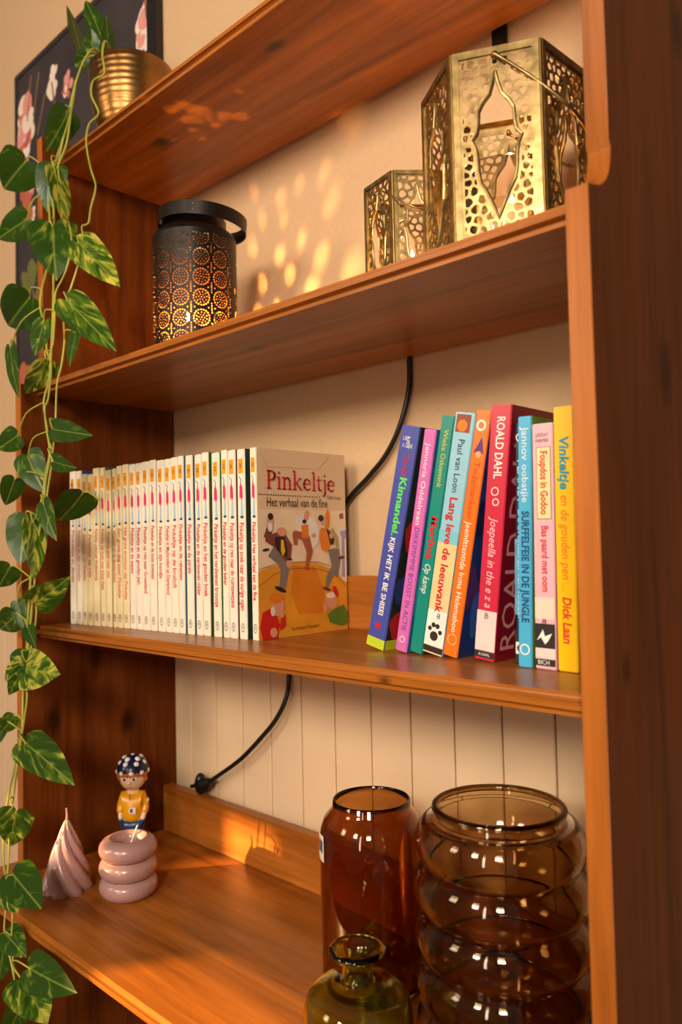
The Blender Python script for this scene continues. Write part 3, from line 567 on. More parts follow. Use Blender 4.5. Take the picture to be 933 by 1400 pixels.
for ch in 'Pinkeltje':
    mb = MB()
    for pts, ws in GL[ch][1]:
        for q in quads(pts, ws): mb.prism([(.00165, ux0 + (xx + a) * k, vx0 + (vx1 - vx0) * xx / tot + b * kv) for a, b in q], (-.00002, 0, 0))
    mb.build('title_letter', RED, COVER); xx += GL[ch][0]

# ---- leaning books beside the right panel
def rbook(name, label, xl, xt, w, h, cs, cc, dep=.15, y=.112, rough=.3, cnoise=.3):
    lean = math.atan2(xt - xl, .235)
    xr = xl + w / math.cos(lean)
    return book(name, label, 'picture books leaning at the right end of the third shelf', xr, y, Z3 + .0002, w, h, dep, lean, plain(name + '_' + label[:14], cs, rough, noise=.03), plain(name + '_cover_' + label[:14], cc, .3, noise=cnoise, scale=22), th=.0024)
G = lambda n, c, **kw: plain('ink_' + n, c, .5, **kw)
b = rbook('hardback_book', 'violet-blue hardback with green title and lime foot, leaning at the left end', -.306, -.248, .0245, .238, (72, 82, 168), (34, 48, 40), cnoise=.6)
flat(b, 'lime_band', rect(-.0245, 0, 0, .0105), G('lime', (196, 214, 40))); MB().box((.00002, .002, 0), (.0003, .15, .0105)).build('lime_band', G('lime', 0), b)
spine_text(b, 'LIET', .226, .012, .006, WHT, -.0125); spine_text(b, 'A. CAINE', .210, .018, .006, WHT, -.0125) if 0 else None
for tx, zz, wd in (('LIET', .2245, .0085), ('A. CAINE', .217, .0135)):
    o = link('lettering', text_mesh(tx, .0058, WHT, width=wd), b, (-.0195, PRINT_Y, zz)); o.rotation_euler = (R(90), 0, 0)
spine_text(b, 'Tanja', .209, .024, .012, RED, -.011, shear=.2); spine_text(b, 'Kinnandei.', .184, .062, .013, G('bright green', (96, 226, 90)), -.011, bold=.0004)
spine_text(b, 'KIJK HET IK BE SHISEI', .120, .084, .0095, WHT, -.012, bold=.0002)
flat(b, 'star', [(-.0125 + r_ * math.cos(a), .024 + r_ * math.sin(a)) for a, r_ in [(k * math.pi / 5 + 1.57, .0055 if k % 2 == 0 else .0025) for k in range(10)]], RED)
art_c = [G('cover red', (190, 40, 34)), G('cover green', (60, 110, 60)), G('cover blue', (40, 70, 130))]
def cover_patch(b, seed, n, mats, dep=.15, h=.23):
    rr = random.Random(seed)
    for i in range(n):
        cy, cz, r1, r2 = rr.uniform(.004, .05), rr.uniform(.02, h - .02), rr.uniform(.006, .016), rr.uniform(.008, .024)
        e = .0002 + i * .00003
        MB().prism([(e, max(.0026, cy + r1 * math.cos(t) * (1 + .2 * math.sin(3 * t))), cz + r2 * math.sin(t)) for t in [q * 6.2832 / 14 for q in range(14)]], (-.00002, 0, 0)).build('cover_print', mats[i % len(mats)], b)
cover_patch(b, 3, 9, art_c)
b = rbook('hardback_book', 'orchid-pink book with white and purple lettering, second of the leaning books', -.265, -.2172, .0150, .231, (214, 110, 188), (38, 120, 170))
spine_text(b, 'Jenneria Oddelraan', .217, .084, .0085, WHT, -.0075); spine_text(b, 'DIKKIMIMME BOOST IN ACTIE', .130, .108, .0085, G('plum', (96, 60, 150)), -.0075)
ring(b, 'publisher_mark', -.0075, .013, .0035, .0008, WHT)
cover_patch(b, 5, 8, [G('leaf green', (130, 190, 60)), G('cover cyan', (60, 160, 200)), G('cover pale', (200, 200, 150))])
b = rbook('hardback_book', 'teal green book with yellow and red lettering between pink and pale blue books', -.2455, -.1972, .0155, .242, (16, 140, 128), (20, 90, 90))
spine_text(b, 'Wieke Oskiemink', .228, .058, .0085, G('pale lime', (206, 206, 80)), -.0075); spine_text(b, 'Merlina', .141, .044, .012, RED, -.0075, bold=.0003); spine_text(b, 'Op kamp', .092, .03, .011, WHT, -.0075, shear=.3)
b = rbook('hardback_book', 'pale blue and cream book with red title and paw print sticker', -.2285, -.1808, .0235, .2415, (150, 204, 226), (70, 130, 170))
flat(b, 'cream_lower_spine', rect(-.0235, 0, 0, .112), G('cream spine', (240, 206, 150), noise=.1)); flat(b, 'cream_lower_spine', rect(-.0235, 0, .112, .125), G('sky spine', (120, 200, 216)))
flat(b, 'head_picture', rect(-.021, -.004, .222, .2395), G('head brown', (150, 80, 60)), -.0004); flat(b, 'head_picture', disc(-.013, .2285, .006), G('head orange', (232, 130, 40)), -.0006)
spine_text(b, 'Paul van Loon', .215, .052, .0105, INK, -.0118).location.y = -.0006; spine_text(b, 'Lang leve de leeuwank', .158, .116, .0125, RED, -.0118, bold=.0003).location.y = -.0006
flat(b, 'library_sticker', rect(-.0235, 0, .008, .044), WHT, -.0005); flat(b, 'sticker_band', rect(-.0235, 0, .0015, .0075), INK, -.0005)
for (px, pz, pr) in [(-.0125, .018, .005), (-.0185, .025, .0024), (-.0145, .029, .0026), (-.0095, .0285, .0026), (-.0055, .023, .0024)]: flat(b, 'paw_print', disc(px, pz, pr, 10), INK, -.0007)
o = link('lettering', text_mesh('8', .008, INK, width=.004), b, (-.012, -.0007, .0385)); o.rotation_euler = (R(90), 0, 0)
b = rbook('hardback_book', 'bright orange spine with white lettering and glossy dark blue cover', -.2035, -.1558, .0165, .2415, (242, 118, 26), (24, 62, 128), rough=.28)
spine_text(b, 'Taidemankeer', .192, .056, .010, G('rust', (196, 60, 30)), -.008); spine_text(b, 'Jeemlttentide Inma Helemaboo', .134, .110, .0095, WHT, -.008)
ring(b, 'head_ring', -.009, .227, .0055, .0022, WHT); flat(b, 'hat_picture', [(-.014, .200), (-.006, .216), (-.002, .199), (-.007, .203)], G('violet', (96, 60, 130)), -.0004); flat(b, 'hat_picture', disc(-.008, .199, .003), G('face', (232, 170, 130)), -.0004)
ring(b, 'publisher_mark', -.008, .017, .0055, .0008, G('pale peach', (250, 190, 140)))
cover_patch(b, 8, 7, [G('night blue', (20, 34, 80)), G('night violet', (80, 50, 110)), G('night blue light', (50, 100, 180))])
b = rbook('hardback_book', 'tall crimson hardback with white script spine and large letters on its dark red cover', -.166, -.1388, .0215, .2415, (206, 42, 72), (132, 20, 40), cnoise=.05)
spine_text(b, 'ROALD DAHL', .230, .058, .0125, WHT, -.0105, bold=.0002); spine_text(b, 'Joepeella in the e z a', .136, .086, .012, G('rose white', (250, 200, 206)), -.0105, shear=.25)
ring(b, 'bow_picture', -.0115, .160, .0042, .0009, WHT); ring(b, 'bow_picture', -.010, .150, .0036, .0009, WHT)
flat(b, 'library_sticker', rect(-.0215, 0, .009, .047), G('pink white', (244, 214, 210)), -.0005); flat(b, 'sticker_band', rect(-.0215, 0, .0025, .0085), INK, -.0005)
o = link('lettering', text_mesh('B', .008, INK, width=.004), b, (-.0128, -.0008, .042)); o.rotation_euler = (R(90), 0, 0)
o = link('lettering', text_mesh('A-DAHL', .004, WHT, width=.0125), b, (-.017, -.0008, .0055)); o.rotation_euler = (R(90), 0, 0)
me = text_mesh('ROALD DAHL', .036, G('rose brown', (222, 150, 148)), 'cover_lettering', width=.215); o = link('cover_lettering', me, b, (.0003, .0225, .010)); o.rotation_euler = Matrix(((0, 0, 1), (0, -1, 0), (1, 0, 0))).to_euler()
o.rotation_euler = Matrix(((0, 0, 1), (0, -1, 0), (1, 0, 0))).to_euler()
b = rbook('paperback_book', 'thin dark blue and black book squeezed between crimson and sky blue books', -.1240, -.1166, .0100, .2235, (30, 44, 82), (30, 60, 90), y=.118)
flat(b, 'blue_band', rect(-.0108, 0, .045, .115), G('mid blue', (90, 160, 210), noise=.4)); flat(b, 'black_foot', rect(-.0108, 0, 0, .03), INK); spine_text(b, 'PLANET', .188, .040, .008, WHT, -.0054); spine_text(b, 'De avonturen van Ridder', .142, .102, .0065, WHT, -.0054).location.y = -.0007
ring(b, 'head_ring', -.0054, .209, .004, .001, WHT); flat(b, 'white_mark', rect(-.0098, -.001, .009, .02), WHT, -.0005); flat(b, 'white_mark', disc(-.0054, .0145, .0034, 8), INK, -.0007)
b = rbook('hardback_book', 'sky blue book with dark jungle title standing beside a pink spine', -.1130, -.1056, .0135, .2255, (74, 180, 226), (96, 128, 44), y=.104, cnoise=.7)
spine_text(b, 'Jannov', .216, .030, .010, WHT, -.0065); spine_text(b, 'oobatjie', .182, .034, .009, WHT, -.0065); spine_text(b, 'SURFFELFEIE IN DE JUNGLE', .140, .100, .0105, G('deep blue', (20, 62, 110)), -.0065, bold=.0003); ring(b, 'publisher_mark', -.0068, .016, .005, .0012, WHT)
b = rbook('hardback_book', 'pale pink book with cream title box and library sticker', -.0957, -.0915, .0200, .217, (238, 184, 196), (200, 150, 160), y=.104)
flat(b, 'title_box', rect(-.016, -.002, .132, .196), INK, -.0003); flat(b, 'title_box', rect(-.0155, -.0025, .1325, .1955), G('box cream', (248, 222, 160)), -.0005)
spine_text(b, 'Foupdos in Godoo', .192, .056, .0098, RED, -.009, bold=.0002).location.y = -.0008; spine_text(b, 'Bas paard met oom', .126, .058, .0095, RED, -.009, bold=.0002)
for tx, zz in (('LINDSAY', .2065), ('FARMER', .2015)):
    o = link('lettering', text_mesh(tx, .0045, DBR, width=.0125), b, (-.0165, PRINT_Y, zz)); o.rotation_euler = (R(90), 0, 0)
flat(b, 'library_sticker', rect(-.0195, -.0005, .044, .063), G('sticker beige', (240, 214, 196)), -.0004); flat(b, 'sticker_picture', rect(-.0195, -.0005, .0185, .040), INK, -.0004); flat(b, 'sticker_picture', [(-.018, .025), (-.012, .035), (-.010, .029), (-.003, .032), (-.007, .025), (-.010, .022), (-.014, .028)], WHT, -.0006)
flat(b, 'sticker_foot', rect(-.0195, -.0005, .0095, .0185), G('pink white', 0), -.0004); flat(b, 'sticker_band', rect(-.0195, -.0005, .003, .009), INK, -.0004)
for tx, zz, wd, sz, mt, xx in (('8', .0415, .004, .007, INK, -.0125), ('BICH', .006, .011, .0055, WHT, -.017)):
    o = link('lettering', text_mesh(tx, sz, mt, width=wd), b, (xx, -.0008, zz)); o.rotation_euler = (R(90), 0, 0)
b = rbook('hardback_book', 'bright yellow book against the right panel with teal and red lettering', -.0735, -.0705, .0185, .2295, (250, 196, 10), (230, 176, 20), y=.104, cnoise=.05)
spine_text(b, 'Vinkeltje', .203, .046, .0125, G('teal ink', (20, 150, 170)), -.0095, bold=.0004, shear=.15); spine_text(b, 'en de gouden pen ...', .152, .082, .0115, G('red orange', (226, 90, 20)), -.0095, shear=.2); spine_text(b, 'Dick Laan', .064, .040, .0115, G('crimson ink', (214, 40, 30)), -.0095, bold=.0003, shear=.15)
# ------------------------------------------------------------------ perforated sheet: keep metal where g < 0
def clip_sheet(gx, gy, g):
    """gx, gy: 1-d coordinates, g[j, i]: hole field; returns verts 2d and faces with the holes cut cleanly out"""
    ny, nx = g.shape; verts = []; faces = []; vid = {}; eid = {}
    def V(j, i):
        if (j, i) not in vid: vid[(j, i)] = len(verts); verts.append((gx[i], gy[j]))
        return vid[(j, i)]
    def E_(a, b):
        key = (a, b) if a < b else (b, a)
        if key not in eid:
            (j0, i0), (j1, i1) = key; g0, g1 = g[j0, i0], g[j1, i1]; t = g0 / (g0 - g1); t = min(.97, max(.03, t))
            eid[key] = len(verts); verts.append((gx[i0] + (gx[i1] - gx[i0]) * t, gy[j0] + (gy[j1] - gy[j0]) * t))
        return eid[key]
    solid = g < 0
    for j in range(ny - 1):
        for i in range(nx - 1):
            c = [(j, i), (j, i + 1), (j + 1, i + 1), (j + 1, i)]; s = [solid[p] for p in c]
            if all(s): faces.append(tuple(V(*p) for p in c)); continue
            if not any(s): continue
            poly = []
            for k_ in range(4):
                a, b_ = c[k_], c[(k_ + 1) % 4]
                if s[k_]: poly.append(V(*a))
                if s[k_] != s[(k_ + 1) % 4]: poly.append(E_(a, b_))
            if len(poly) >= 3: faces.append(tuple(poly))
    return verts, faces
def poly_sd(px, py, poly):   # signed distance (negative inside), numpy arrays
    d = np.full(px.shape, 1e9); ins = np.zeros(px.shape, bool); n = len(poly)
    for i in range(n):
        ax, ay = poly[i]; bx, by = poly[(i + 1) % n]
        ex, ey = bx - ax, by - ay; wx, wy = px - ax, py - ay
        t = np.clip((wx * ex + wy * ey) / (ex * ex + ey * ey + 1e-12), 0, 1)
        d = np.minimum(d, np.hypot(wx - ex * t, wy - ey * t))
        c = (ay > py) != (by > py)
        ins ^= c & (px < (bx - ax) * (py - ay) / ((by - ay) if abs(by - ay) > 1e-12 else 1e-12) + ax)
    return np.where(ins, -d, d)
BRASS = metal('brass', (188, 158, 104), .34, 75, .55); BRASSD = metal('brass_dark', (160, 124, 68), .40, 70)
for m_ in (BRASS, BRASSD): m_.node_tree.nodes['Principled BSDF'].inputs['Metallic'].default_value = .90
CLEAR = None
def clear_glass():
    m, nt, b = new_mat('thin_clear_glass'); N, Lk = nt.nodes, nt.links
    tr = N.new('ShaderNodeBsdfTransparent'); gl = N.new('ShaderNodeBsdfGlossy'); gl.inputs['Roughness'].default_value = .08
    tr.inputs[0].default_value = (.93, .91, .88, 1)
    fr = N.new('ShaderNodeFresnel'); fr.inputs['IOR'].default_value = 1.5; mx = N.new('ShaderNodeMixShader')
    Lk.new(fr.outputs[0], mx.inputs[0]); Lk.new(tr.outputs[0], mx.inputs[1]); Lk.new(gl.outputs[0], mx.inputs[2])
    Lk.new(mx.outputs[0], N['Material Output'].inputs['Surface'])
    return m
CLEAR = clear_glass()
WAX = plain('candle_wax', (244, 226, 196), .5); FLAME = None; ALU = plain('candle_cup', (190, 186, 178), .3, 1.0)
def votive(loc, label, power, h=.05, r=.019):
    t = tag(empty('votive_candle', loc), label, 'candle', 'lit candles in the lanterns')
    MB().lathe([(0, 0), (r, 0), (r, .014), (r - .001, .014), (r - .001, .002), (0, .002)], 28).build('metal_cup', ALU, t, smooth=True, weld=True)
    MB().lathe([(0, .002), (r - .0012, .002), (r - .0012, h), (0, h - .001)], 28).build('wax', WAX, t, smooth=True, weld=True)
    MB().tube([(0, 0, h - .002), (.0003, 0, h + .005)], .0007, 6).build('wick', INK, t)
    MB().lathe([(0, h + .004), (.0022, h + .0055), (.0030, h + .008), (.0024, h + .0115), (.0011, h + .0155), (0, h + .018)], 12).build('flame', emit('candle_flame', (1.0, .50, .15), power), t, smooth=True, weld=True)
    return t
OG = [(0, .92), (.035, .86), (.085, .80), (.19, .755), (.25, .715), (.26, .64), (.28, .60), (.355, .565), (.305, .525), (.285, .48), (.275, .40), (.245, .34), (.16, .285), (.06, .20), (0, .14)]
OGEE = OG + [(-a, b) for a, b in OG[1:-1]][::-1]
def fret_panel_mesh(name, w, h, nx, ny, cell, seed, mat, th=.0009):
    """fretwork face: frame, pointed ogee window with a raised border, leaf-shaped openings around it"""
    gx = np.linspace(-w / 2, w / 2, nx); gy = np.linspace(0, h, ny); X, Y = np.meshgrid(gx, gy)
    fw = w * .105; iw = w - 2 * fw; ih = h - 2.1 * fw
    sx, sy = iw, ih
    px, py = X, (Y - fw * 1.05)
    poly = [(a * sx, b * sy) for a, b in OGEE]
    so = poly_sd(px, py, poly)
    rr = random.Random(seed); pts = []
    nxp, nyp = int(iw / cell) + 2, int(ih / cell) + 2
    for j in range(-1, nyp + 1):
        for i in range(-1, nxp + 1):
            pts.append((-iw / 2 + (i + .5 * (j % 2) + rr.uniform(-.28, .28)) * cell, (j + rr.uniform(-.28, .28)) * cell * .92))
    P_ = np.array(pts); f1 = np.full(X.shape, 9.); f2 = np.full(X.shape, 9.)
    for (a, b) in P_:
        dd = np.hypot(px - a, (py - b)); m = dd < f1
        f2 = np.where(m, f1, np.minimum(f2, dd)); f1 = np.where(m, dd, f1)
    vor = (f2 - f1) * .5 - cell * .125
    vor = np.minimum(vor, cell * .46 - f1)
    inside = np.minimum(np.minimum(iw / 2 - np.abs(px), py), ih - py) - w * .008
    band = w * .048
    bar = np.abs(py - .555 * sy) - band * .75; bar = np.where(np.abs(px) > .27 * sx, bar, 9)
    holes = np.minimum(np.minimum(vor, inside), np.minimum(so - band, bar))
    g = np.maximum(holes, -so - w * .004)
    v2, fs = clip_sheet(gx, gy, g)
    mb = MB(); mb.add([(a, 0, b) for a, b in v2], fs)
    me = bpy.data.meshes.new(name); me.from_pydata(mb.v, [], mb.f); me.materials.append(mat)
    # raised border of the ogee window
    return me, poly, fw
def hex_lantern(name, label, cx, cy, z0, rad, th0, height, cell, nx, ny, handle_faces, hang, group):
    root = tag(empty(name, (cx, cy, z0)), label, 'lantern', group)
    side_ = rad; apo = rad * math.cos(math.pi / 6)
    me, poly, fw = fret_panel_mesh('fret_panel', side_ * .985, height, nx, ny, cell, 5, BRASS)
    band = side_ * .03
    for k_ in range(6):
        a = th0 + (k_ + .5) * math.pi / 3
        o = link('fret_panel', me, root, (apo * math.cos(a), apo * math.sin(a), 0)); o.rotation_euler = (0, 0, a + math.pi / 2)
        md = o.modifiers.new('thickness', 'SOLIDIFY'); md.thickness = .0011; md.offset = 0
        pl = [Vector((px, -.0009, py + fw * 1.05)) for px, py in poly]; pl.append(pl[0])
        rim = MB().tube(pl, side_ * .021, 6).build('window_border', BRASS, o)
        # frame mouldings
        e = side_ * .5; ew = side_ * .055
        fm = MB().box((-e + .0012, -.0022, 0), (-e + ew * 1.6, -.0004, height)).box((e - ew * 1.6, -.0022, 0), (e - .0012, -.0004, height)).box((-e + ew * 1.6, -.0022, height - ew * 1.5), (e - ew * 1.6, -.0004, height)).box((-e + ew * 1.6, -.0022, 0), (e - ew * 1.6, -.0004, ew * 1.2))
        fm.build('panel_frame', BRASS, o)
    for k_ in range(6):
        a = th0 + k_ * math.pi / 3
        MB().tube([(rad * math.cos(a), rad * math.sin(a), 0), (rad * math.cos(a), rad * math.sin(a), height)], .0016, 8).build('corner_post', BRASSD, root, smooth=True)
    hx = lambda r_, z_: [(r_ * math.cos(th0 + q * math.pi / 3), r_ * math.sin(th0 + q * math.pi / 3), z_) for q in range(6)]
    MB().prism(hx(rad * .985, 0), (0, 0, .0015)).build('base', BRASSD, root)
    top = MB(); A, B_ = hx(rad, height), hx(rad * .86, height)
    top.add(A + B_, [(q, (q + 1) % 6, 6 + (q + 1) % 6, 6 + q) for q in range(6)]); top.build('top_rim', BRASS, root)
    # hinged wire handle, folded down to one side
    a = th0 + (handle_faces + .5) * math.pi / 3; ax = Vector((math.cos(a), math.sin(a), 0)); sd = Vector((-math.sin(a), math.cos(a), 0)); dr = (sd * math.cos(hang) - Vector((0, 0, 1)) * math.sin(hang))
    L_ = rad * 1.32; c0 = Vector((0, 0, height - .008)); rr_ = apo + .004
    pth = [c0 + ax * rr_ * math.copysign(abs(math.cos(f)) ** .55, math.cos(f)) + dr * L_ * math.sin(f) ** .8 for f in [math.pi * q / 28 for q in range(29)]]
    MB().tube(pth, rad * .022, 8).build('handle', BRASS, root, smooth=True)
    MB().ball(c0 + ax * (apo + .002), rad * .045, 10, 6).build('handle_knob', BRASSD, root, smooth=True); MB().ball(c0 - ax * (apo + .002), rad * .045, 10, 6).build('handle_knob', BRASSD, root, smooth=True)
    return root
Z2 = .2752
hex_lantern('brass_lantern', 'large six-sided brass fretwork lantern beside the right panel', -.134, .14, Z2, .079, 3.607, .189, .0092, 120, 260, 1, R(40), 'brass lanterns on the second shelf')
hex_lantern('brass_lantern', 'small six-sided brass fretwork lantern left of the large one', -.266, .16, Z2, .051, 3.948, .139, .0092, 84, 190, 0, R(38), 'brass lanterns on the second shelf')
cup = tag(MB().lathe([(0, 0), (.044, 0), (.046, .1), (.0445, .1), (.0425, .003), (0, .003)], 40).build('glass_cup', CLEAR, None, (-.134, .14, Z2 + .0018), smooth=True, weld=True), 'clear glass cup inside the large brass lantern', 'glass cup')
votive((-.128, .142, Z2 + .0052), 'lit white candle inside the large brass lantern', 1000.0, .060)
votive((-.266, .16, Z2 + .002), 'lit white candle inside the small brass lantern', 600.0, .050, .015)

# ------------------------------------------------------------------ black perforated lantern
BLKM = metal('black_lantern_metal', (34, 30, 28), .42, 120, .3, .1)
BLKM.node_tree.nodes['Principled BSDF'].inputs['Metallic'].default_value = .6
bl = tag(empty('black_lantern', (-.6166, .12, Z2)), 'round black lantern pierced with dotted rosettes, with a broad loop handle', 'lantern')
LR, LH = .0575, .168
def dots():
    out = []
    nc = 13; sp = 2 * math.pi * LR / nc
    for row in range(6):
        for c_ in range(nc):
            cx = (c_ + (.5 if row % 2 else 0) * 0) * sp; cz = .020 + row * .0272
            for (rad_, n, dr) in ((.0106, 19, .00128), (.0070, 10, .00100), (.0037, 6, .0009), (.0012, 1, .0010)):
                for k_ in range(n):
                    a = 6.2832 * k_ / n + row; out.append((cx + rad_ * math.cos(a) * (1 if n > 1 else 0), cz + rad_ * math.sin(a) * (1 if n > 1 else 0), dr))
            out += [(cx + sp / 2, cz + .0136 + d_, .0012) for d_ in (-.0062, -.0030, 0, .0030, .0062)] + [(cx + sp / 2 + d_, cz + .0136, .0012) for d_ in (-.0046, .0046)]
    return out
def lantern_sheet():
    NX, NY = 640, 290
    circ = 2 * math.pi * LR
    gx = np.linspace(0, circ, NX + 1); gy = np.linspace(0, LH, NY); X, Y = np.meshgrid(gx, gy)
    g = np.full(X.shape, -1.0); dx = gx[1] - gx[0]; dy = gy[1] - gy[0]
    for (cx, cz, r_) in dots():
        if cz < .008 or cz > LH - .006 or .35 < (cx / LR) % 6.2832 < 2.3: continue   # no dots on the wall side, only the added dapple slots
        for off in (-circ, 0, circ):
            x_ = cx + off
            i0, i1 = int((x_ - 3 * r_) / dx), int((x_ + 3 * r_) / dx) + 2; j0, j1 = int((cz - 3 * r_) / dy), int((cz + 3 * r_) / dy) + 2
            i0, j0 = max(i0, 0), max(j0, 0); i1, j1 = min(i1, NX + 1), min(j1, NY)
            if i0 >= i1 or j0 >= j1: continue
            s_ = r_ - np.hypot(X[j0:j1, i0:i1] - x_, Y[j0:j1, i0:i1] - cz)
            g[j0:j1, i0:i1] = np.maximum(g[j0:j1, i0:i1], s_)
    # larger vertical slots added on the unseen wall side to cast dapples
    rr = random.Random(3)
    for a_deg, z_, r_ in DAPPLE_SLOTS:
        cx = (R(a_deg) % (2 * math.pi)) * LR
        s_ = r_ - np.hypot((X - cx), (Y - z_) / 1.3); g = np.maximum(g, s_)
    g = np.maximum(g, -.003)
    v2, fs = clip_sheet(gx, gy, g)
    vs_ = [(LR * math.cos(a / LR), LR * math.sin(a / LR), b) for a, b in v2]
    return vs_, fs
DAPPLE_SLOTS = []
rs_ = random.Random(11)
for row, z_ in enumerate((.062, .080, .098, .116, .134, .150)):
    for c_ in range(4):
        DAPPLE_SLOTS.append((38 + c_ * 23 + (11 if row % 2 else 0) + rs_.uniform(-5, 5), z_ + rs_.uniform(-.004, .004), rs_.uniform(.0036, .0052)))
vs_, fs_ = lantern_sheet()
GOLDIN = metal('gold_inside', (196, 140, 66), .6, 60, .3, .1)
nv_ = len(vs_); k_in = (LR - .0009) / LR
me = bpy.data.meshes.new('pierced_body'); me.from_pydata(vs_ + [(a * k_in, b * k_in, c) for a, b, c in vs_], [], fs_ + [tuple(i + nv_ for i in f[::-1]) for f in fs_]); me.materials.append(BLKM); me.materials.append(GOLDIN)
me.polygons.foreach_set('material_index', [0] * len(fs_) + [1] * len(fs_))
for p in me.polygons: p.use_smooth = True
ob = link('pierced_body', me, bl)
MB().lathe([(0, 0), (LR + .0005, 0), (LR + .0005, .004), (0, .004)], 64).build('base', BLKM, bl, weld=True)
MB().lathe([(LR, LH), (LR - .003, LH + .006), (LR - .012, LH + .012), (.044, LH + .014), (.044, LH + .027), (.0425, LH + .027), (.0425, LH + .012), (LR - .013, LH + .010), (LR - .002, LH + .001)], 64, closed=True).build('shoulder', BLKM, bl, smooth=True)
gx_ = np.linspace(-.0425, .0425, 60); X_, Y_ = np.meshgrid(gx_, gx_); g_ = np.full(X_.shape, -1.0)
rl_ = random.Random(9)
for k_ in range(26):
    a, q_ = rl_.uniform(0, 6.2832), rl_.uniform(.004, .036); g_ = np.maximum(g_, rl_.uniform(.0022, .0052) - np.hypot(X_ - q_ * math.cos(a), Y_ - q_ * math.sin(a)))
g_ = np.maximum(g_, np.hypot(X_, Y_) - .0424)
v2_, f2_ = clip_sheet(gx_, gx_, g_)
MB().add([(a, b, LH + .012) for a, b in v2_], f2_).build('glow_break_lid', BLKM, bl)  # lid added to break the candle glow on the shelf above into spots
mb = MB(); n = 72; hr = .0605
for k_ in range(n):
    a = 6.2832 * k_ / n
    for (r_, z_) in ((hr, -.0092), (hr, .0092), (hr - .0016, .0092), (hr - .0016, -.0092)): mb.v.append((r_ * math.cos(a), r_ * math.sin(a), z_))
for k_ in range(n):
    k2 = (k_ + 1) % n
    for j in range(4): mb.f.append((k_ * 4 + j, k2 * 4 + j, k2 * 4 + (j + 1) % 4, k_ * 4 + (j + 1) % 4)); mb.mi.append(0)
hd = mb.build('loop_handle', BLKM, bl, (.014, .004, LH + .0225), smooth=True); hd.rotation_euler = (R(-3), R(4), 0)
for dz in (-.004, .004):
    a = R(-48); MB().ball((hr * math.cos(a), hr * math.sin(a), dz), .0017, 8, 6).build('rivet', plain('rivet_steel', (200, 196, 190), .3, 1.0), hd)
votive((-.622, .112, Z2 + .0045), 'lit white candle inside the black pierced lantern', 6000.0, .048)

